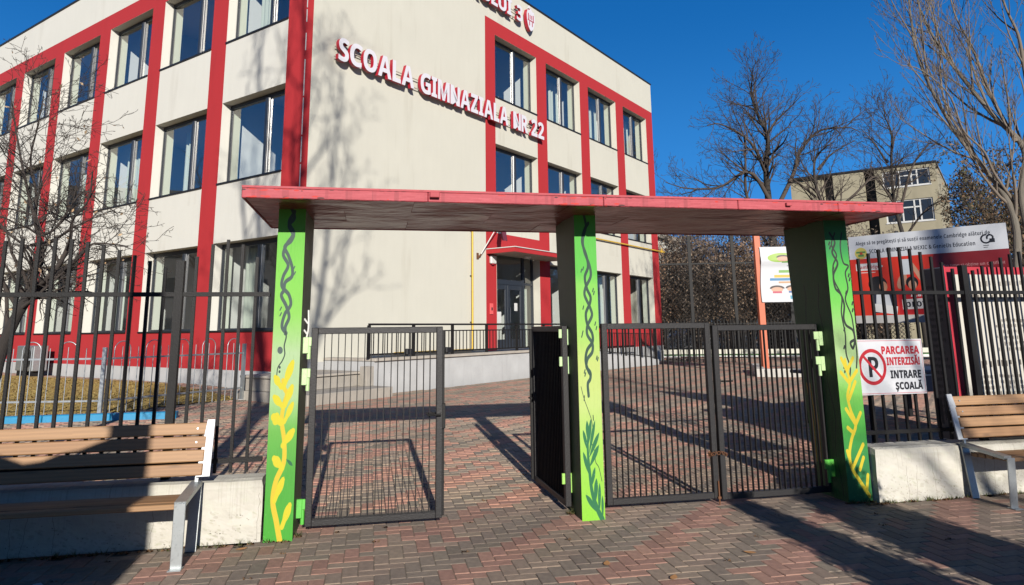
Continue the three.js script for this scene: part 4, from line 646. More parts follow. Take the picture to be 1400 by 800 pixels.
  const sheetG = new THREE.PlaneGeometry(w, h, 26, 12), p = sheetG.attributes.position; for (let i = 0; i < p.count; i++) p.setZ(i, 0.012 * Math.sin(p.getX(i) * 7 + 1) * Math.cos(p.getY(i) * 5) + 0.004 * Math.sin(p.getX(i) * 23 + p.getY(i) * 9)); sheetG.computeVertexNormals(); sheetG.translate(w / 2, h / 2, 0.03);
  part('sheet', sheetG, std({ color: lin(0.58, 0.58, 0.58), map: tex, roughness: 0.5, side: THREE.DoubleSide }), t); for (const x of [0.06, w / 2, w - 0.06]) part('post', bar(V3(x, -1.62, -0.02), V3(x, h, -0.02), 0.04), M.black, t); part('rail', [bar(V3(0, h - 0.03, -0.02), V3(w, h - 0.03, -0.02), 0.03), bar(V3(0, 0.03, -0.02), V3(w, 0.03, -0.02), 0.03)], M.black, t);
  const d = thing('dark_table', 'long dark blue table standing behind the right fence below the red banner', 'table', V3(5.6, groundY(5.6, -11), -11), 0.35); part('top', cbox(2.4, 0.05, 1.2, 0, 0.78, 0, 0.01), M.darkblue, d); for (const [x, z] of [[-1, -0.45], [1, -0.45], [-1, 0.45], [1, 0.45]]) part('leg', span(x - 0.04, x + 0.04, 0, 0.755, z - 0.04, z + 0.04), M.black, d); part('edge_trim', [span(-1.2, 1.2, 0.73, 0.75, 0.601, 0.606)], M.greysteel, d); part('apron', span(-1.15, 1.15, 0.5, 0.752, 0.56, 0.58), M.darkblue, d);
}

// ───────────────────────── inside the yard ─────────────────────────
{
  // galvanised hoop-top fence round the lawn: two straight runs that meet at a post
  const runs = [[V3(-10.9, 0, -11.95), V3(-7.04, 0, -12.31), 'galvanised hoop-top fence along the front edge of the dry lawn'], [V3(-7.04, 0, -12.31), V3(-5.62, 0, -14.9), 'galvanised hoop-top fence along the right side of the dry lawn']];
  for (const [A, B, label] of runs) {
    const L = A.distanceTo(B), a = Math.atan2(-(B.z - A.z), B.x - A.x), t = thing('hoop_fence', label, 'garden fence', V3(A.x, 0, A.z), a);
    const gy = (x) => { const p = A.clone().lerp(B, x / L); return groundY(p.x, p.z); };
    for (const h of [0.94, 0.24]) part('rail', bar(V3(0, gy(0) + h, 0), V3(L, gy(L) + h, 0), 0.03, 0.02), M.galvanised, t);
    part('post', span(L - 0.03, L + 0.03, gy(L) - 0.05, gy(L) + 1.13, -0.03, 0.03), M.galvanised, t); part('foot_plate', span(L - 0.07, L + 0.07, gy(L), gy(L) + 0.01, -0.07, 0.07), M.whitepaint, t);
    const n = Math.floor(L / 0.148); for (let i = 1; i < n; i++) { const x = i * 0.148 + 0.02, y = gy(x), k = i % 4; if (k === 1) { const g = [bar(V3(x, y, 0), V3(x, y + 1.08, 0), 0.018, 0.018, 6), bar(V3(x + 0.296, y, 0), V3(x + 0.296, y + 1.08, 0), 0.018, 0.018, 6), metres(new THREE.TorusGeometry(0.148, 0.009, 6, 14, Math.PI).translate(x + 0.148, y + 1.08, 0))]; if (x + 0.296 < L) part('hoop', g, M.galvanised, t); } else if (k !== 3) part('picket', bar(V3(x, y + 0.03, 0), V3(x, y + (k === 2 ? 1.14 : 1.12), 0), 0.014, 0.014, 6), M.galvanised, t); }
  }
  const k = thing('blue_kerb', 'low bright blue painted kerb in front of the dry lawn', 'kerb', gate(-2.36, groundY(-5.6, -12), 7.05), GROT); for (let i = 0; i < 8; i++) part('block', cbox(0.992, 0.13, 0.16, -0.5 - i, 0.05, 0, 0.012), M.blue, k);
  // far edge of the yard: painted kerb, green strip, low cream wall
  const fz = (x) => -36.2 - 0.36 * (12 - x);
  const wl = thing('low_boundary_wall', 'low cream wall along the far edge of the yard', 'low wall', V3(8, 0, -37.2), -0.12); part('wall', span(-3, 26, 0, 0.42, -0.2, 0), M.cream, wl);
  const kb = thing('far_kerb', 'pale kerb at the far edge of the yard in front of the green strip', 'kerb', V3(8, 0, -35.6), -0.12); for (let i = 0; i < 24; i++) part('kerbstone', cbox(0.99, 0.22, 0.16, -2.5 + i, 0.06, 0, 0.015), M.whitepaint, kb);
  const gs = structure('green_strip', span(-3, 26, -0.05, 0.20, -1.35, -0.09), std({ color: lin(0.07, 0.21, 0.055), map: rep(tGrass, 1), roughness: 1 })); gs.position.set(8, 0, -35.6); gs.rotation.y = -0.12;
  // planter edge and the orange posts of the small banner
  const op = V3(7.63, groundY(7.6, -21.8), -21.8);
  const pl = thing('raised_kerb', 'short raised pale concrete kerb at the foot of the orange posts', 'kerb', V3(op.x, op.y, op.z), -0.28); part('concrete', [cbox(4.2, 0.3, 0.28, 2.0, 0.08, 1.2, 0.02), cbox(0.28, 0.3, 3.2, -0.2, 0.08, -0.3, 0.02)], M.concrete, pl);
  const fr = thing('banner_frame', 'tall orange-painted steel frame holding the small banner', 'frame', op, -0.02); part('post', span(-0.09, 0.09, -0.1, 4.6, -0.09, 0.09, 0.005), M.orange, fr); part('post', span(1.32, 1.5, -0.1, 4.6, -0.09, 0.09, 0.005), M.orange, fr); part('crossbar', span(0.09, 1.32, 4.42, 4.54, -0.05, 0.05), M.orange, fr);
  const tex = canvasTex(512, 960, (g, w, h) => { g.fillStyle = '#eceef2'; g.fillRect(0, 0, w, h); g.fillStyle = '#a6cf3a'; g.beginPath(); g.ellipse(230, 190, 150, 80, -0.1, 0, 7); g.fill(); g.fillStyle = '#6aa83a'; g.fillRect(240, 240, 250, 44); g.fillStyle = '#2b1d18'; g.beginPath(); g.ellipse(260, 190, 78, 46, 0, 3.14, 6.29); g.fill(); g.fillStyle = '#e2a98a'; g.beginPath(); g.ellipse(260, 215, 70, 44, 0, 0, 7); g.fill(); g.beginPath(); g.moveTo(330, 220); g.lineTo(500, 150); g.lineTo(500, 190); g.lineTo(350, 250); g.fill(); g.fillStyle = '#8d949c'; g.fillRect(300, 330, 150, 14); g.fillStyle = '#7dbb48'; g.fillRect(210, 410, 302, 46); g.fillStyle = '#f0c62e'; g.fillRect(160, 492, 352, 46); g.fillStyle = '#2f8fc8'; g.fillRect(110, 548, 402, 44); g.fillStyle = '#d9a878'; g.fillRect(210, 606, 302, 32); for (const [x, y, c] of [[190, 745, '#d84f6a'], [370, 740, '#3d6fb4']]) { g.fillStyle = '#3a2117'; g.beginPath(); g.ellipse(x, y - 20, 84, 52, 0, 3.0, 6.4); g.fill(); g.fillStyle = '#eab79a'; g.beginPath(); g.ellipse(x, y, 68, 42, 0, 0, 7); g.fill(); g.fillStyle = c; g.fillRect(x - 52, y + 30, 104, 34); } g.fillStyle = '#3fa9c9'; g.fillRect(330, 850, 182, 62); g.fillStyle = '#f0d24a'; g.beginPath(); g.arc(490, 700, 40, 0, 7); g.fill(); });
  const sb = thing('small_banner', 'small white printed banner with coloured stripes tied to the orange frame', 'banner', V3(op.x + 0.02, 2.28, op.z + 0.12), -0.02), sg = new THREE.PlaneGeometry(1.36, 1.7, 12, 18), p = sg.attributes.position; for (let i = 0; i < p.count; i++) { const y = p.getY(i); p.setX(i, p.getX(i) + 0.03 * Math.sin(y * 3)); p.setZ(i, 0.05 * Math.exp(-((y - 0.42) ** 2) * 90) + 0.015 * Math.sin(p.getX(i) * 6)); } sg.computeVertexNormals(); sg.translate(0.68, 0.85, 0); part('sheet', sg, std({ color: lin(0.5, 0.5, 0.5), map: tex, side: THREE.DoubleSide, roughness: 0.55 }), sb); part('tie', [bar(V3(0.02, 1.66, 0), V3(-0.02, 1.72, -0.1), 0.012), bar(V3(0.02, 0.1, 0), V3(-0.02, 0.06, -0.1), 0.012)], M.sill, sb);
  // tall sports-court fence of wire mesh
  const cf = thing('wire_mesh_fence', 'tall dark wire-mesh court fence on steel posts at the far end of the yard', 'fence', V3(6.4, 0, -37.8), -0.1), CW = 14, CH = 4.9; for (const x of [0.2, 3.1, 5.35, 8.2, 11, 13.8]) part('post', span(x - 0.08, x + 0.08, 0, 6.4, -0.06, 0.06), M.black, cf); for (const y of [0.1, CH]) part('rail', span(0, CW, y - 0.04, y + 0.04, -0.03, 0.03), M.black, cf);
  { const g = [], st = 0.21; for (let d = -CH; d < CW; d += st) { for (const s of [1, -1]) { let x0 = d, y0 = 0, x1 = d + CH, y1 = CH; if (x0 < 0) { y0 = -x0; x0 = 0; } if (x1 > CW) { y1 = CH - (x1 - CW); x1 = CW; } if (y1 <= y0) continue; const a = s > 0 ? V3(x0, y0, 0) : V3(CW - x0, y0, 0), b = s > 0 ? V3(x1, y1, 0) : V3(CW - x1, y1, 0); g.push(bar(a, b, 0.032, 0.032, 3)); } } part('mesh', g, M.black, cf).userData.kind = 'stuff'; }
  const pg = thing('picket_fence', 'long low dark picket fence in front of the court fence at the far end', 'fence', V3(7.6, 0, -37.45), -0.1); for (let i = 0; i < 64; i++) part('picket', span(i * 0.17, i * 0.17 + 0.035, 0.1, 1.95 - 0.08 * (i % 2), -0.012, 0.012), M.black, pg); for (const y of [0.35, 1.7]) part('rail', span(0, 10.9, y, y + 0.05, -0.02, 0.02), M.black, pg);
  const pf = thing('picket_fence', 'dark steel picket fence beside the far corner of the school', 'fence', V3(7.1, 0, -30.5), -0.42); for (let i = 0; i < 22; i++) part('picket', span(i * 0.13, i * 0.13 + 0.03, 0.1, 1.95 - 0.1 * (i % 2), -0.012, 0.012), M.black, pf); for (const y of [0.3, 1.6]) part('rail', span(0, 2.8, y, y + 0.04, -0.02, 0.02), M.black, pf);
}
{
  // a white car parked beyond the picket fence, mostly hidden
  const c = thing('parked_car', 'white car parked beyond the picket fence at the school corner', 'car', V3(11.2, 0, -45), 0.3), s = new THREE.Shape(); [[-2.1, 0.35], [-2.1, 0.85], [-1.75, 0.98], [-1.0, 1.05], [-0.45, 1.45], [0.9, 1.48], [1.6, 1.05], [2.05, 0.95], [2.1, 0.4]].forEach(([x, y], i) => i ? s.lineTo(x, y) : s.moveTo(x, y));
  part('body', metres(new THREE.ExtrudeGeometry(s, { depth: 1.5, bevelSize: 0.08, bevelThickness: 0.08, bevelSegments: 2 }).translate(0, 0, -0.75)), std({ color: lin(0.75, 0.75, 0.75), roughness: 0.25 }), c);
  part('window', [span(-0.75, 0.15, 1.08, 1.38, 0.82, 0.835), span(0.22, 1.15, 1.08, 1.38, 0.82, 0.835)], M.frame, c); for (const x of [-1.35, 1.35]) for (const z of [-0.72, 0.72]) { const w = part('wheel', new THREE.CylinderGeometry(0.32, 0.32, 0.2, 20).rotateX(HALF).translate(x, 0.32, z), M.sill, c); part('rim', new THREE.CylinderGeometry(0.18, 0.18, 0.22, 12).rotateX(HALF).translate(x, 0.32, z), M.greysteel, w); }
}
// ───────────────────────── buildings behind ─────────────────────────
{
  // olive-grey school block: facade in the same direction as the left wall of the school
  const t = thing('background_block', 'flat-roofed olive grey block with white-framed windows behind the bare trees', 'building', V3(37.24, 0, -60), BROT);
  const wall = std({ color: lin(0.34, 0.305, 0.215), map: rep(tConcrete, 0.12), bumpMap: rep(tFine, 0.8), bumpScale: 0.006, roughness: 0.95 }), dark = std({ color: lin(0.10, 0.09, 0.075), map: rep(tConcrete, 0.15), roughness: 0.95 });
  // local: z = -distance to the left along the facade, facing -x
  const L = (s0, s1, y0, y1, x0 = 0, x1 = 0.5) => span(x0, x1, y0, y1, -s1, -s0), bits = [], rows = [[13.75, 15.25], [10.55, 12.55], [7.2, 9.2], [3.9, 5.9]];
  bits.push(L(0, 0.5, 0, 15.6), L(4.25, 4.85, 0, 15.6)); let y = 15.6; for (const [a, b] of rows) { bits.push(L(0.5, 4.25, b, y)); y = a; } bits.push(L(0.5, 4.25, 0, y));
  bits.push(L(5.75, 8.4, 0, 15.6), L(9.3, 12.3, 0, 15.6, 0.35, 0.9), span(0.5, 16, 0, 15.6, -0.4, 0), span(15.6, 16, 0, 15.6, -12.3, -0.4), span(0.9, 15.6, 0, 15.6, -12.3, -11.9));
  part('wall', bits, wall, t); part('recess', [L(4.85, 5.75, 0, 15.4, 1.2, 1.5), L(8.4, 9.3, 0, 15.4, 0.9, 1.2)], dark, t); part('roof', [span(-0.1, 16.1, 15.6, 15.72, -12.4, 0.1)], M.greyconcrete, t); part('roof_edge', [span(-0.16, -0.1, 15.6, 15.75, -12.4, 0.1)], M.sill, t);
  for (const [a, b] of rows) { const w = group('window', t, 0.12, a, -4.25), ww = 3.75, h = b - a, ps = [0.0, 0.9, 1.35, 2.3, 2.75, 3.75]; part('frame', [span(0, 0.1, 0, h, 0, ww).translate(0, 0, 0)].slice(0, 0).concat(ps.map((p) => span(-0.03, 0.06, 0, h, clamp(p - 0.06, 0, ww - 0.12), clamp(p + 0.06, 0.12, ww))), [span(-0.02, 0.05, 0, 0.1, 0, ww), span(-0.02, 0.05, h - 0.1, h, 0, ww), span(-0.02, 0.05, h * 0.62, h * 0.68, 1.35, 2.75)]), M.whitepaint, w); for (let i = 0; i < 5; i++) part('pane', span(0.02, 0.04, 0.1, h - 0.1, ps[i] + 0.06, ps[i + 1] - 0.06), std({ color: lin(0.02, 0.024, 0.03), roughness: 0.08 }), w); part('sill', span(-0.18, 0.1, -0.08, 0, -0.05, ww + 0.05), M.whitepaint, w); }
  part('room_wall', span(1.5, 1.6, 0, 15.4, -4.85, -0.4), dark, t);
  part('joint', rows.map(([a]) => L(5.75, 8.4, a - 0.6, a - 0.55, -0.012, -0.001)), dark, t);
  const h = thing('pale_house', 'small pale house with a grey eaves board half hidden by the school corner', 'house', V3(17.0, 0, -71), BROT); part('wall', span(-12, 0, 0, 10.0, -8, 0), M.whitewall, h); part('eaves', span(-12.5, 0.5, 10.0, 10.35, -8.5, 0.5), M.greyconcrete, h); part('window', [span(-1.5, -0.6, 7.2, 8.8, 0.0, 0.03), span(-4.2, -3.3, 7.2, 8.8, 0, 0.03), span(0, 0.03, 7.2, 8.8, -2.4, -1.5)], M.frame, h);
  const rg = new THREE.ConeGeometry(9.2, 1.8, 4, 1).rotateY(Math.PI / 4).scale(1, 1, 0.7).translate(-6, 11.25, -4); part('roof', metres(rg), M.greyconcrete, h);
}

// ───────────────────────── trees, all bare ─────────────────────────
class Wood {                                                        // gathers tapered limbs into one mesh
  constructor() { this.P = []; this.N = []; this.U = []; this.I = []; }
  limb(pts, rad, sides) {
    const base = this.P.length / 3, up = V3(0.31, 0.2, 0.93); let len = 0; const a = V3(), b = V3(), d = V3();
    for (let i = 0; i < pts.length; i++) {
      d.copy(pts[Math.min(i + 1, pts.length - 1)]).sub(pts[Math.max(i - 1, 0)]).normalize(); a.crossVectors(d, up).normalize(); b.crossVectors(d, a); if (i) len += pts[i].distanceTo(pts[i - 1]);
      for (let k = 0; k <= sides; k++) { const t = k / sides * 6.28319, c = Math.cos(t), s = Math.sin(t), nx = a.x * c + b.x * s, ny = a.y * c + b.y * s, nz = a.z * c + b.z * s; this.P.push(pts[i].x + nx * rad[i], pts[i].y + ny * rad[i], pts[i].z + nz * rad[i]); this.N.push(nx, ny, nz); this.U.push(k / sides, len); }
    }
    for (let i = 0; i < pts.length - 1; i++) for (let k = 0; k < sides; k++) { const p = base + i * (sides + 1) + k, q = p + sides + 1; this.I.push(p, p + 1, q, p + 1, q + 1, q); }
  }
  geometry() { const g = new THREE.BufferGeometry(); for (const [k, v, n] of [['position', this.P, 3], ['normal', this.N, 3], ['uv', this.U, 2]]) g.setAttribute(k, new THREE.Float32BufferAttribute(v, n)); g.setIndex(this.I); return g; }
}
// o.mains: [points, first radius, last radius] in the tree's own space; everything finer grows off them
function growTree(o) {
  const q = rng(o.seed), trunk = new Wood(), crown = new Wood(), tips = [];
  const at = (pts, t) => { const f = t * (pts.length - 1), i = Math.min(Math.floor(f), pts.length - 2); return [pts[i].clone().lerp(pts[i + 1], f - i), pts[i + 1].clone().sub(pts[i]).normalize()]; };
  const grow = (p, d, len, r0, lvl) => {
    const n = lvl === 1 ? 7 : lvl === 2 ? 5 : 4, pts = [p.clone()], rad = [r0], w = o.wobble ?? 0.28; d = d.clone();
    for (let i = 1; i <= n; i++) { d.x += (q() - 0.5) * w; d.y += (q() - 0.5) * w + (o.lift ?? 0.06); d.z += (q() - 0.5) * w; d.normalize(); pts.push(pts[i - 1].clone().addScaledVector(d, len / n)); rad.push(Math.max(o.fine ?? 0.003, r0 * (1 - 0.8 * i / n))); }
    crown.limb(pts, rad, lvl === 1 ? 6 : lvl === 2 ? 5 : 3); spawn(pts, rad, len, lvl); if (lvl >= o.levels) tips.push(pts[n]);
  };
  const spawn = (pts, rad, len, lvl, from = 0.18) => {
    if (lvl >= o.levels) return; const n = Math.max(2, Math.round(o.kids[lvl] * len)); let roll = q() * 6.28;
    for (let k = 0; k < n; k++) {
      const t = lerp(from, 0.98, (k + q()) / n), [p, d] = at(pts, t), ri = rad[Math.floor(t * (rad.length - 1))]; roll += 2.4 + (q() - 0.5);
      const a = V3(0.3, 0.5, 0.8).cross(d).normalize().applyAxisAngle(d, roll), ang = lerp(o.angle[0], o.angle[1], q()), nd = d.clone().multiplyScalar(Math.cos(ang)).addScaledVector(a, Math.sin(ang));
      grow(p, nd, Math.min(o.max?.[lvl] ?? 9, len * o.ratio[lvl] * (1.15 - 0.6 * t) * (0.6 + 0.7 * q())), Math.max(o.fine ?? 0.003, ri * (0.42 + 0.2 * q())), lvl + 1);
    }
  };
  for (const [raw, r0, r1, isTrunk] of o.mains) {
    const c = new THREE.CatmullRomCurve3(raw.map((a) => V3(...a))), n = raw.length * 5, pts = c.getPoints(n), rad = pts.map((_, i) => lerp(r0, r1, Math.pow(i / n, 0.8)) * (1 + 0.08 * (q() - 0.5)));
    if (isTrunk) { rad[0] *= 1.35; rad[1] *= 1.12; }
    (isTrunk ? trunk : crown).limb(pts, rad, isTrunk ? 10 : 7); let L = 0; for (let i = 1; i < pts.length; i++) L += pts[i].distanceTo(pts[i - 1]); spawn(pts, rad, L, 0, isTrunk ? (o.bare ?? 0.4) : 0.12);
  }
  return { trunk: trunk.geometry(), crown: crown.geometry(), tips };
}
function tree(name, label, pos, o, bark, twig, group_) {
  const g = growTree(o), t = thing(name, label, 'tree', pos, o.turn ?? 0, group_); if (o.scale) t.scale.setScalar(o.scale);
  part('trunk', [g.trunk], bark, t); part('crown', [g.crown], twig, t); if (o.leaves) part('dead_leaves', deadLeaves(g.tips, o.leaves, o.seed, o.leafSize ?? 0.05), M.deadleaf, t); return t;
}
function deadLeaves(tips, n, seed, size, cols = [[0.30, 0.19, 0.10], [0.20, 0.12, 0.07], [0.38, 0.27, 0.16]]) {
  const q = rng(seed + 500), P = [], N = [], C = [];
  for (let i = 0; i < n; i++) { const c = tips[Math.floor(q() * tips.length)], x = c.x + (q() - 0.5) * size * 5, y = c.y + (q() - 0.5) * size * 5, z = c.z + (q() - 0.5) * size * 5, a = V3(q() - 0.5, q() - 0.5, q() - 0.5).normalize(), b = V3(q() - 0.5, q() - 0.5, q() - 0.5).cross(a).normalize(), s = size * (0.6 + 0.8 * q()), n3 = a.clone().cross(b), col = cols[Math.floor(q() * cols.length)], k = 0.7 + 0.6 * q(); const v = [[-1, 0], [0, -0.45], [1, 0], [-1, 0], [1, 0], [0, 0.45]]; for (const [e, f] of v) { P.push(x + a.x * e * s + b.x * f * s, y + a.y * e * s + b.y * f * s, z + a.z * e * s + b.z * f * s); N.push(n3.x, n3.y, n3.z); C.push(col[0] * k, col[1] * k, col[2] * k); } }
  const g = new THREE.BufferGeometry(); for (const [k, v] of [['position', P], ['normal', N], ['color', C]]) g.setAttribute(k, new THREE.Float32BufferAttribute(v, 3)); g.setAttribute('uv', new THREE.Float32BufferAttribute(new Float32Array(P.length / 3 * 2), 2)); return g;
}
const rel = (pts, p) => pts.map(([x, y, z]) => [x - p[0], y - p[1], z - p[2]]);
{
  // small leaning tree inside the left fence
  const b = [-6.25, 0.05, -8.05], m = (p, r0, r1, k) => [rel(p, b), r0, r1, k];
  tree('leaning_tree', 'dark leaning fruit tree with tangled bare branches behind the left fence', V3(...b), { seed: 3, levels: 4, kids: [5.2, 6.5, 8, 8], ratio: [0.62, 0.6, 0.55, 0.5], max: [0.95, 0.6, 0.38, 0.2], angle: [0.4, 1.15], wobble: 0.5, lift: 0.0, fine: 0.0026, bare: 0.75, leaves: 160, leafSize: 0.025, mains: [
    m([[-6.35, 0.0, -8.05], [-6.08, 0.35, -8.0], [-5.84, 0.84, -8], [-5.72, 1.45, -8], [-5.57, 1.85, -8.0], [-5.41, 2.12, -8]], 0.088, 0.05, true),
    m([[-5.6, 1.8, -8], [-5.48, 2.42, -8.05], [-5.54, 2.73, -8.1], [-5.72, 3.04, -8.2], [-5.8, 3.46, -8.1], [-5.99, 3.89, -8.2], [-6.19, 4.4, -8.3]], 0.034, 0.007),
    m([[-5.5, 2.0, -8], [-5.6, 2.52, -8.3], [-5.72, 2.84, -8.3], [-5.75, 3.2, -8.3], [-5.87, 3.64, -8.3], [-5.9, 4.12, -8.4], [-5.87, 4.5, -8.4]], 0.029, 0.006),
    m([[-5.45, 2.08, -8], [-5.28, 2.14, -7.9], [-5.07, 2.3, -7.8], [-4.97, 2.59, -7.8], [-4.96, 2.82, -7.8], [-4.75, 3.02, -7.7], [-4.67, 3.33, -7.6]], 0.038, 0.006),
    m([[-5.0, 2.26, -7.8], [-4.72, 2.37, -7.6], [-4.54, 2.5, -7.5], [-4.26, 2.49, -7.5], [-4.09, 2.46, -7.4]], 0.02, 0.005), m([[-5.55, 2.7, -8.2], [-5.54, 2.82, -8.4], [-5.3, 3.29, -8.5], [-5.07, 3.14, -8.5], [-4.81, 2.99, -8.4]], 0.019, 0.005), m([[-5.75, 2.6, -8.3], [-5.69, 2.7, -8.6], [-5.53, 2.88, -8.7], [-5.77, 3.03, -8.8], [-6.07, 3.19, -8.8], [-6.38, 3.6, -8.9]], 0.021, 0.005), m([[-5.7, 1.6, -8], [-6.0, 2.1, -8.3], [-6.4, 2.6, -8.5], [-6.9, 3.0, -8.6]], 0.026, 0.006)] }, M.barkdark, M.twigdark);
}
{
  const b = [11.4, 0, -16], m = (p, r0, r1, k) => [rel(p, b), r0, r1, k];
  tree('tall_poplar', 'tall pale-barked bare tree leaning left above the red banner', V3(...b), { seed: 12, levels: 4, kids: [1.8, 2.7, 3.8, 4.4], ratio: [0.34, 0.5, 0.5, 0.5], max: [2.1, 1.1, 0.7, 0.4], angle: [0.3, 0.75], wobble: 0.22, lift: 0.13, fine: 0.0045, bare: 0.35, mains: [
    m([[11.3, -0.1, -16], [11.41, 1.1, -16], [11.49, 2.57, -16], [11.61, 3.73, -16], [11.48, 4.39, -16], [11.01, 5.21, -16], [10.53, 5.97, -16], [9.76, 7.61, -15.8], [9.6, 8.89, -15.7], [9.74, 10.8, -15.6]], 0.125, 0.012, true),
    m([[12.2, -0.1, -15.6], [11.95, 2.2, -15.8], [11.84, 4.39, -16], [12.06, 5.58, -16], [11.54, 6.42, -16.1], [11.02, 7.51, -16.3], [10.61, 8.39, -16.4], [10.35, 9.37, -16.5], [10.18, 10.93, -16.5]], 0.11, 0.012, true),
    m([[12.06, 5.58, -16], [12.3, 6.6, -15.9], [12.2, 7.42, -15.8], [12.1, 8.29, -15.7], [11.8, 9.1, -15.6], [11.75, 11.2, -15.5]], 0.075, 0.012), m([[11.9, 5.76, -16.0], [11.69, 6.96, -16.3], [11.59, 8.38, -16.6], [11.41, 9.35, -16.8], [11.42, 11.6, -17]], 0.055, 0.01),
    m([[11.66, 4.3, -16], [11.13, 4.99, -15.8], [10.83, 5.44, -15.6], [10.37, 5.9, -15.5], [10.02, 6.67, -15.3], [9.2, 7.22, -15.0], [8.75, 7.27, -14.9]], 0.035, 0.008), m([[9.95, 7.2, -15.9], [9.75, 8.16, -15.6], [9.67, 9.6, -15.4]], 0.03, 0.007), m([[12.3, 6.6, -15.9], [12.9, 7.9, -15.8], [13.1, 9.6, -15.6], [13.2, 11.6, -15.5]], 0.05, 0.01), m([[11.0, 5.2, -16], [10.6, 6.9, -16.4], [10.9, 8.6, -16.8], [10.8, 10.6, -17]], 0.04, 0.008)] }, M.barkpale, M.twigpale);
}
{
  const G = { levels: 4, kids: [1.7, 2.2, 2.6, 2.6], ratio: [0.5, 0.55, 0.52, 0.5], max: [2.6, 1.6, 1.0, 0.6], angle: [0.4, 1.0], wobble: 0.4, lift: 0.05, fine: 0.008, bare: 0.4 };
  let b = [12.6, 0, -41], m = (p, r0, r1, k) => [rel(p.map(([x, y]) => [(x) * 41 / 34, 1.54 + (y - 1.54) * 41 / 34, -41]), b).map(([x, y, z], i) => [x - 0, y, z + 0.6 * Math.sin(i * 1.7 + r0 * 90)]), r0, r1, k];
  tree('bare_lime_tree', 'broad bare tree with a dark trunk left of the olive block', V3(...b), { ...G, seed: 41, mains: [
    m([[12.55, -0.1], [12.6, 3.0], [12.63, 5.28], [12.83, 7.74], [12.72, 9.32], [12.68, 10.76], [12.46, 12.06], [12.4, 13.38], [12.33, 14.2]], 0.34, 0.03, true), m([[12.72, 9.32], [12.02, 10.28], [11.52, 10.93], [10.56, 11.76], [9.92, 11.6]], 0.13, 0.02), m([[12.68, 10.76], [13.55, 11.88], [14.06, 12.37], [14.49, 12.85]], 0.1, 0.02), m([[12.83, 7.5], [11.61, 9.01], [10.34, 8.4], [8.8, 8.42], [7.57, 8.59]], 0.14, 0.02), m([[12.8, 7.0], [13.93, 8.99], [14.66, 10.25], [15.52, 11.21], [16.77, 11.19], [17.4, 11.18]], 0.15, 0.02), m([[12.6, 5.5], [11.61, 8.0], [11.5, 9.6], [11.69, 11.09], [11.3, 12.6]], 0.12, 0.02), m([[12.6, 6.2], [10.8, 7.0], [9.6, 6.9], [8.2, 7.4]], 0.1, 0.02)] }, M.bark, M.twig);
  b = [22.6, 0, -42]; m = (p, r0, r1, k) => [rel(p.map(([x, y]) => [x * 1.05, 1.54 + (y - 1.54) * 1.05, -42]), b).map(([x, y, z], i) => [x, y, z + 0.5 * Math.sin(i * 1.3 + r0 * 70)]), r0, r1, k];
  tree('bare_ash_tree', 'slim bare tree standing in front of the olive block windows', V3(...b), { ...G, seed: 52, mains: [m([[22.9, -0.1], [22.8, 4], [22.69, 6.56], [22.4, 8.75], [22.19, 10.98], [22.19, 12.67], [21.99, 14.0]], 0.2, 0.025, true), m([[22.19, 10.98], [21.29, 11.93], [20.47, 12.89]], 0.08, 0.02), m([[22.5, 8.2], [23.23, 10.6], [24.4, 11.89], [25.2, 12.3]], 0.09, 0.02), m([[22.4, 8.4], [21.2, 9.8], [20.2, 10.4]], 0.08, 0.02), m([[22.7, 6.5], [24.0, 8.2], [25.4, 8.8]], 0.08, 0.02)] }, M.bark, M.twig);
  b = [17.5, 0, -40]; m = (p, r0, r1, k) => [rel(p.map(([x, y]) => [x * 1.05, 1.54 + (y - 1.54) * 1.05, -40]), b).map(([x, y, z], i) => [x, y, z + 0.5 * Math.sin(i * 1.9 + r0 * 50)]), r0, r1, k];
  tree('bare_maple_tree', 'crooked bare tree in front of the left part of the olive block', V3(...b), { ...G, seed: 67, mains: [m([[17.6, -0.1], [17.5, 4], [17.21, 7.05], [16.89, 9.14], [17.22, 10.91], [17.62, 11.44]], 0.2, 0.03, true), m([[17.22, 10.2], [17.95, 11.0], [19.06, 11.66]], 0.08, 0.02), m([[17.0, 8.6], [15.8, 9.6], [15.0, 9.9]], 0.08, 0.02), m([[17.3, 7.2], [18.8, 8.6], [20.0, 9.6], [20.8, 9.4]], 0.1, 0.02)] }, M.bark, M.twig);
}
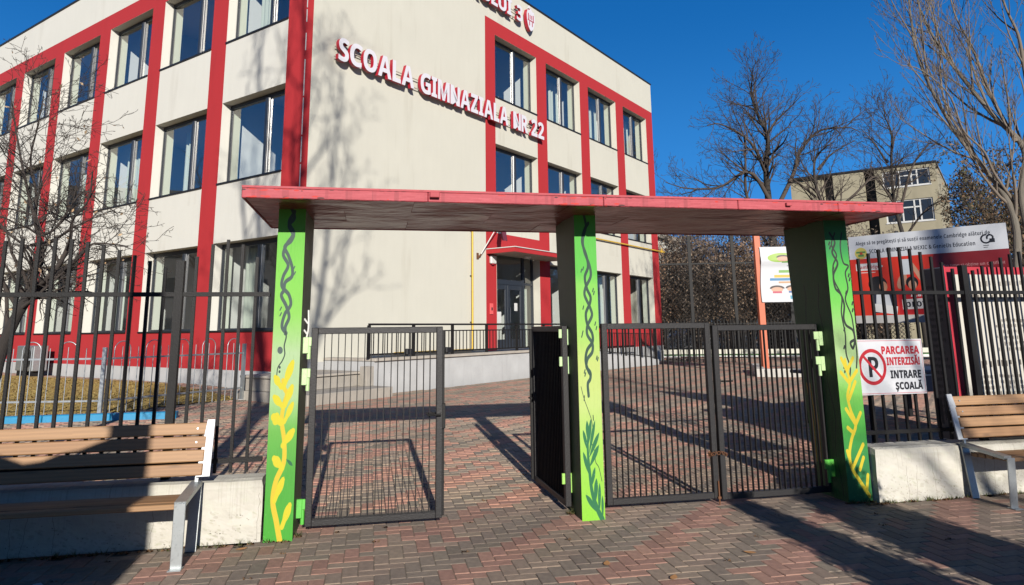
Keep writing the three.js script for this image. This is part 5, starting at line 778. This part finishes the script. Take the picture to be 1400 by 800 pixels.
{
  // brown thicket behind the court: shrubs that kept some dead leaves, and a dense dark tree on the right
  const shrub = (seed, levels, h) => { const q = rng(seed), mains = []; for (let i = 0; i < 7; i++) { const a = i * 0.9 + q(), l = 0.35 + 0.25 * q(); mains.push([[[0.1 * Math.cos(a), -0.05, 0.1 * Math.sin(a)], [l * 0.5 * Math.cos(a), h * 0.35, l * 0.5 * Math.sin(a)], [l * 1.6 * Math.cos(a), h * (0.75 + 0.25 * q()), l * 1.6 * Math.sin(a)]], 0.05, 0.012, i === 0]); } return { seed, levels, kids: [3.2, 3.0, 3.0], ratio: [0.45, 0.5, 0.5], max: [1.5, 0.9, 0.5], angle: [0.4, 1.0], wobble: 0.4, lift: 0.05, fine: 0.006, bare: 0.2, mains }; };
  const kinds = [[21, 5.0], [22, 5.6], [23, 4.6]].map(([s, h]) => growTree(shrub(s, 3, h)));
  const lab = ['behind the left end of the court fence', 'behind the second court fence post', 'in the middle behind the court fence', 'behind the right court fence post', 'just left of the small banner', 'behind the small banner', 'left of the right pillar in the far thicket', 'right of the orange frame in the far thicket', 'near the school corner beyond the pale house', 'deep in the thicket right of the pale house', 'deep in the thicket at the middle of the court', 'deep in the thicket behind the small banner', 'at the far right behind the right pillar', 'at the far left below the pale house'];
  lab.push('in the back row behind the pale house', 'in the back row behind the second fence post', 'in the back row behind the middle of the court', 'in the back row left of the orange frame', 'in the back row behind the orange frame', 'in the back row right of the small banner');
  const tint = ['russet-brown', 'grey-brown', 'pale brown']; const q = rng(33);
  const leafy = kinds.map((k, i) => deadLeaves(k.tips, [4600, 4200, 4800][i], 60 + i, 0.07, [[[0.17, 0.10, 0.06], [0.10, 0.065, 0.045], [0.24, 0.155, 0.10]], [[0.12, 0.09, 0.068], [0.08, 0.06, 0.048], [0.17, 0.13, 0.095]], [[0.24, 0.17, 0.115], [0.15, 0.10, 0.065], [0.10, 0.07, 0.05]]][i]));
  lab.forEach((l, i) => { const k = i % 3, deep = i > 7, far = i > 13, x = far ? 13 + (i - 14) * 2.3 : deep ? 10.5 + (i - 8) * 2.6 : 8.6 + i * 1.75, z = far ? -54 - 2 * q() : deep ? -48 - 3 * q() : -40 - 1.5 * q(); const t = thing('thicket_shrub', `${tint[k]} tangled shrub ${l}`, 'shrub', V3(x, 0, z), q() * 6, 'shrubs behind the court fence'); t.scale.set(1.15, far ? 1.7 + 0.2 * q() : deep ? 1.3 + 0.25 * q() : 0.95 + 0.3 * q(), 1.15); part('trunk', [kinds[k].trunk], M.bark, t); part('crown', [kinds[k].crown], M.twig, t); part('dead_leaves', leafy[k], M.deadleaf, t); });
  const ev = growTree({ ...shrub(24, 3, 6.6), mains: shrub(24, 3, 6.6).mains.map(([p, a, b, k]) => [p.map(([x, y, z]) => [x * 2.4, y, z * 2.4]), a * 1.6, b, k]) });
  const el = [[0.06, 0.06, 0.03], [0.05, 0.042, 0.026], [0.16, 0.10, 0.055], [0.10, 0.07, 0.04]], eg = deadLeaves(ev.tips, 15000, 88, 0.062, el);
  [['dense dark half-green tree right of the olive block', 27.4, -38, 1.3], ['dark bushy tree with russet leaves behind the pale-barked tree', 19.2, -26.5, 1.02], ['dark bushy tree at the far right edge behind the notice board', 15.7, -20.5, 0.8]].forEach(([l, x, z, s], i) => { const t = thing('dark_tree', l, 'tree', V3(x, 0, z), i * 2.1); t.scale.set(s, s * 1.12, s); part('trunk', [ev.trunk], M.bark, t); part('crown', [ev.crown], M.twig, t); part('dead_leaves', eg, M.deadleaf, t); });
}
{
  // street trees and clipped greenery on the pavement behind the camera; their shadows reach into the view
  const sunDir = V3(Math.sin(SUN_AZ), 0, -Math.cos(SUN_AZ)), side = V3(Math.cos(SUN_AZ), 0, Math.sin(SUN_AZ)), spot = (lat, fwd) => sunDir.clone().multiplyScalar(fwd).addScaledVector(side, lat);
  const T2 = { levels: 4, kids: [0.95, 1.5, 2.2, 2.6], ratio: [0.4, 0.5, 0.5, 0.5], max: [3.6, 2.2, 1.3, 0.8], angle: [0.3, 0.8], wobble: 0.25, lift: 0.1, fine: 0.008, bare: 0.5 };
  tree('street_tree', 'bare street tree with drooping twigs behind the right bench', spot(6.9, -9), { ...T2, seed: 83, bare: 0.22, lift: 0.0, mains: [[[[0, -0.1, 0], [0.1, 3, 0], [0.2, 6, 0.2], [0.1, 10, 0], [0, 14, 0]], 0.2, 0.03, true], [[[0.1, 3.6, 0], [-1.1, 5.4, 0.3], [-1.9, 7, 0.2], [-2.4, 9.5, 0]], 0.09, 0.02], [[[0.1, 4.0, 0], [1.4, 5.6, 0], [2.2, 7, 0.2]], 0.09, 0.02]] }, M.barkpale, M.twigpale);
  const conifer = (name, label, p, h, r, seed) => { const t = thing(name, label, 'shrub', p), q = rng(seed); part('pot', metres(new THREE.LatheGeometry([[0, 0], [r * 0.8, 0], [r * 0.95, 0.3], [r, 0.32], [r * 0.95, 0.34], [0, 0.3]].map(([a, b]) => new THREE.Vector2(a, b)), 20)), M.greyconcrete, t); const P = []; for (let i = 0; i < 2600; i++) { const y = q(), R = r * (1 - Math.pow(y, r > 0.4 ? 5 : 2.6)) * Math.sqrt(q()) * (1 + 0.08 * Math.sin(y * 30)), a = q() * 6.283; P.push(V3(R * Math.cos(a), 0.32 + y * (h - 0.32), R * Math.sin(a))); } part('body', new THREE.LatheGeometry([...Array(15).keys()].map((i) => { const y = i / 14; return new THREE.Vector2(Math.max(0.001, r * 0.9 * (1 - Math.pow(y, r > 0.4 ? 5 : 2.6))), 0.32 + y * (h - 0.36)); }), 18), std({ color: lin(0.03, 0.05, 0.018), roughness: 1 }), t); part('foliage', deadLeaves(P, 5000, seed, 0.035, [[0.05, 0.085, 0.03], [0.035, 0.06, 0.02], [0.08, 0.11, 0.04]]), M.deadleaf, t); part('stem', bar(V3(0, 0.2, 0), V3(0, h * 0.9, 0), 0.04, 0.04, 8), M.bark, t); };
  conifer('potted_conifer', 'slim pointed potted conifer on the pavement right of the viewpoint', spot(3.33, 1.5), 1.72, 0.30, 5); conifer('potted_conifer', 'broad potted evergreen on the pavement next to the slim conifer', spot(4.16, 1.75), 1.82, 0.47, 6);
  const hd = thing('clipped_hedge', 'clipped evergreen hedge along the pavement left of the viewpoint', 'hedge', spot(-3.1, 1.6), -SUN_AZ), q = rng(15), P = []; for (let i = 0; i < 4200; i++) P.push(V3((q() - 0.5) * 2.45, 0.05 + q() * 1.95, (q() - 0.5) * 0.7)); { const g = new THREE.BoxGeometry(2.66, 2.08, 0.7, 24, 14, 6), p = g.attributes.position; for (let i = 0; i < p.count; i++) { const n = fbm(p.getX(i) * 4 + 20, p.getY(i) * 4 + 20 + p.getZ(i) * 3, 4096, 3, 4) - 0.5, x = p.getX(i), y = p.getY(i), k = x < 0.55 ? 1.22 - 0.08 * sstep(x, 0.2, 0.55) : lerp(1.0, 1.05, Math.abs(x - 0.9) / 0.35); p.setXYZ(i, x * (1 + 0.03 * n), (y + 1.04) * k * (1 + 0.05 * n), p.getZ(i) * (1 + 0.2 * n)); } g.computeVertexNormals(); part('body', g, std({ color: lin(0.03, 0.05, 0.018), roughness: 1 }), hd); } part('foliage', deadLeaves(P, 9000, 16, 0.06, [[0.05, 0.08, 0.03], [0.035, 0.06, 0.02], [0.07, 0.1, 0.04]]), M.deadleaf, hd); part('stem', [-0.9, -0.3, 0.3, 0.9].map((x) => bar(V3(x, -0.05, 0), V3(x, 1.9, 0), 0.05, 0.05, 6)), M.bark, hd);
  tree('street_tree', 'tall bare street tree rising from the end of the hedge', spot(-1.66, -0.6), { ...T2, seed: 91, turn: -SUN_AZ, bare: 0.62, kids: [1.0, 1.9, 2.8, 3.2], ratio: [0.36, 0.5, 0.5, 0.5], max: [2.6, 1.7, 1.0, 0.6], fine: 0.006, mains: [[[[0, -0.1, 0], [0.0, 1.6, 0], [0.0, 3, 0], [-0.05, 5, 0], [-0.1, 8, 0.1], [0.1, 12, 0], [0.0, 16.5, 0]], 0.25, 0.03, true], [[[-0.02, 4.6, 0], [-0.55, 7, 0.1], [-0.85, 10, 0.2], [-1.1, 13, 0.1], [-1.15, 16.5, 0]], 0.13, 0.02], [[[-0.5, 6.8, 0.1], [-1.0, 9, -0.3], [-1.45, 12, -0.4], [-1.5, 15, -0.4]], 0.09, 0.015], [[[0, 5.2, 0], [0.45, 7.6, 0], [0.7, 10, 0.1], [0.85, 13, 0.2], [0.95, 15, 0.1]], 0.1, 0.015], [[[0.45, 7.4, 0], [0.95, 9.2, -0.2], [1.25, 11, -0.3], [1.35, 12.4, -0.3]], 0.045, 0.01]] }, M.bark, M.twig);
}
{
  // weeds and crumbs of dry leaf in the joint at the foot of the low walls and pillars
  const q = rng(321), P = [], N = [], C = [], put = (x, z, dry) => { const y = groundY(x, z), n = 3 + Math.floor(q() * 5); for (let i = 0; i < n; i++) { const a = q() * 6.283, h = dry ? 0.006 + 0.01 * q() : 0.012 + 0.035 * q(), w = dry ? 0.012 : 0.004, ox = (q() - 0.5) * 0.05, oz = (q() - 0.5) * 0.03, lx = Math.cos(a) * h * 0.9, lz = Math.sin(a) * h * 0.9; facing(P, [[x + ox - w * Math.sin(a), y + 0.003, z + oz + w * Math.cos(a)], [x + ox + w * Math.sin(a), y + 0.003, z + oz - w * Math.cos(a)], [x + ox + lx, y + 0.003 + h, z + oz + lz]]); const nn = V3(0.2 * (q() - 0.5), 1, 0.2 * (q() - 0.5)).normalize(), c = dry ? [0.24, 0.13, 0.06] : [0.13, 0.15, 0.04], k = 0.6 + 0.8 * q(); for (let j = 0; j < 3; j++) { N.push(nn.x, nn.y, nn.z); C.push(c[0] * k, c[1] * k, c[2] * k); } } };
  for (const [u0, u1, v, n] of [[-2.2, -0.03, -0.035, 90], [5.19, 6.04, -0.085, 40], [6.05, 8, -0.05, 60], [0.02, 0.2, -0.015, 6], [0.23, 0.25, 0.1, 14], [2.44, 2.48, 0.25, 24], [4.9, 5.17, -0.02, 24], [5.02, 5.3, -0.1, 16]]) for (let i = 0; i < n; i++) { const p = gate(lerp(u0, u1, q()), 0, v - 0.03 * q()); put(p.x, p.z, q() < 0.55); }
  for (let i = 0; i < 70; i++) { const p = gate(lerp(-2, 7, q()), 0, lerp(-1.6, 3.5, q())); put(p.x, p.z, true); }
  const g = new THREE.BufferGeometry(); for (const [k, v] of [['position', P], ['normal', N], ['color', C]]) g.setAttribute(k, new THREE.Float32BufferAttribute(v, 3)); g.setAttribute('uv', new THREE.Float32BufferAttribute(new Float32Array(P.length / 3 * 2), 2));
  structure('weeds', g, M.deadleaf, 'stuff');
}
{
  // the neighbourhood left and right of the view, which the school's windows mirror
  const block = (label, x, z, turn, w, h, d, col) => { const t = thing('apartment_block', label, 'building', V3(x, 0, z), turn), m = std({ color: lin(...col), map: rep(tConcrete, 0.12), roughness: 0.95 }); part('wall', span(-w / 2, w / 2, 0, h, -d, 0), m, t); part('roof', span(-w / 2 - 0.2, w / 2 + 0.2, h, h + 0.3, -d - 0.2, 0.2), M.greyconcrete, t); for (let y = 1.2; y < h - 1.6; y += 3) for (let i = -w / 2 + 1.2; i < w / 2 - 1.4; i += 3.1) part('window', span(i, i + 1.6, y, y + 1.5, -0.05, 0.02), M.frame, t); };
  block('grey apartment block beyond the left side of the school yard', -46, -20, HALF, 40, 12, 12, [0.42, 0.40, 0.36]); block('pale apartment block beyond the right side of the yard', 58, -30, -HALF, 36, 13, 12, [0.46, 0.43, 0.38]);
  const k = growTree({ levels: 3, seed: 131, kids: [1.2, 1.8, 2.2], ratio: [0.5, 0.5, 0.5], max: [3, 1.8, 1], angle: [0.4, 1], wobble: 0.35, lift: 0.06, fine: 0.012, bare: 0.3, mains: [[[[0, -0.1, 0], [0.1, 3, 0], [0.2, 6, 0.1], [0, 9, 0]], 0.22, 0.03, true], [[[0.1, 3.4, 0], [1.2, 5.5, 0.6], [1.8, 8, 0.9]], 0.12, 0.02], [[[0.1, 3.8, 0], [-1.2, 5.8, -0.4], [-1.6, 8.4, -0.6]], 0.12, 0.02]] });
  [[-27, -10, 'first'], [-30, -15, 'second'], [-26, -20, 'third'], [-31, -26, 'fourth'], [-27, -32, 'fifth']].forEach(([x, z, w], i) => { const t = thing('courtyard_tree', `bare tree outside the left edge of the view, ${w} of the row from the street`, 'tree', V3(x, 0, z), i * 1.7, 'bare trees left of the school yard'); t.scale.setScalar(0.85 + 0.12 * i % 0.4); part('trunk', [k.trunk], M.bark, t); part('crown', [k.crown], M.twig, t); });
  [[38, -18, 'first'], [41, -24, 'second'], [37, -31, 'third'], [42, -38, 'fourth']].forEach(([x, z, w], i) => { const t = thing('courtyard_tree', `bare tree outside the right edge of the view, ${w} of the row from the street`, 'tree', V3(x, 0, z), i * 2.3 + 1, 'bare trees right of the school yard'); part('trunk', [k.trunk], M.bark, t); part('crown', [k.crown], M.twig, t); });
}
// litter and dry leaves on the pavement
{
  const at = (x, z, n, l, c, f) => { const t = thing(n, l, c, V3(x, groundY(x, z) + 0.004, z), (x * 7.3) % 3); f(t); };
  at(-2.98, -4.72, 'paper_scrap', 'white scrap of paper lying on the pavement below the left bench', 'litter', (t) => part('sheet', cbox(0.10, 0.003, 0.045, 0, 0.002, 0, 0.001), M.whitepaint, t));
  const lf = (t) => { const s = new THREE.Shape(); s.moveTo(-0.04, 0); s.bezierCurveTo(-0.02, 0.03, 0.02, 0.03, 0.05, 0); s.bezierCurveTo(0.02, -0.03, -0.02, -0.03, -0.04, 0); const g = new THREE.ShapeGeometry(s, 8).rotateX(-HALF), p = g.attributes.position; for (let i = 0; i < p.count; i++) p.setY(i, 0.004 + 3 * p.getZ(i) ** 2 + 2 * p.getX(i) ** 2); g.computeVertexNormals(); part('blade', g, std({ color: lin(0.42, 0.20, 0.07), side: THREE.DoubleSide }), t); };
  const spots = [[0.98, -4.72, 'bottom centre of the pavement'], [3.42, -6.72, 'foot of the right pillar'], [3.62, -6.78, 'low white wall beside the right pillar'], [-2.2, -5.62, 'low white wall beside the left pillar'], [-1.98, -5.42, 'corner of the left pillar'], [1.62, -5.2, 'sunlit paving in front of the double gate'], [0.6, -5.0, 'paving in front of the middle pillar'], [2.72, -6.95, 'foot of the gate leaf by the right pillar']];
  for (const [x, z, w] of spots) at(x, z, 'fallen_leaf', 'small dry brown leaf lying at the ' + w, 'leaf', lf);
}
renderer.render(scene, camera);
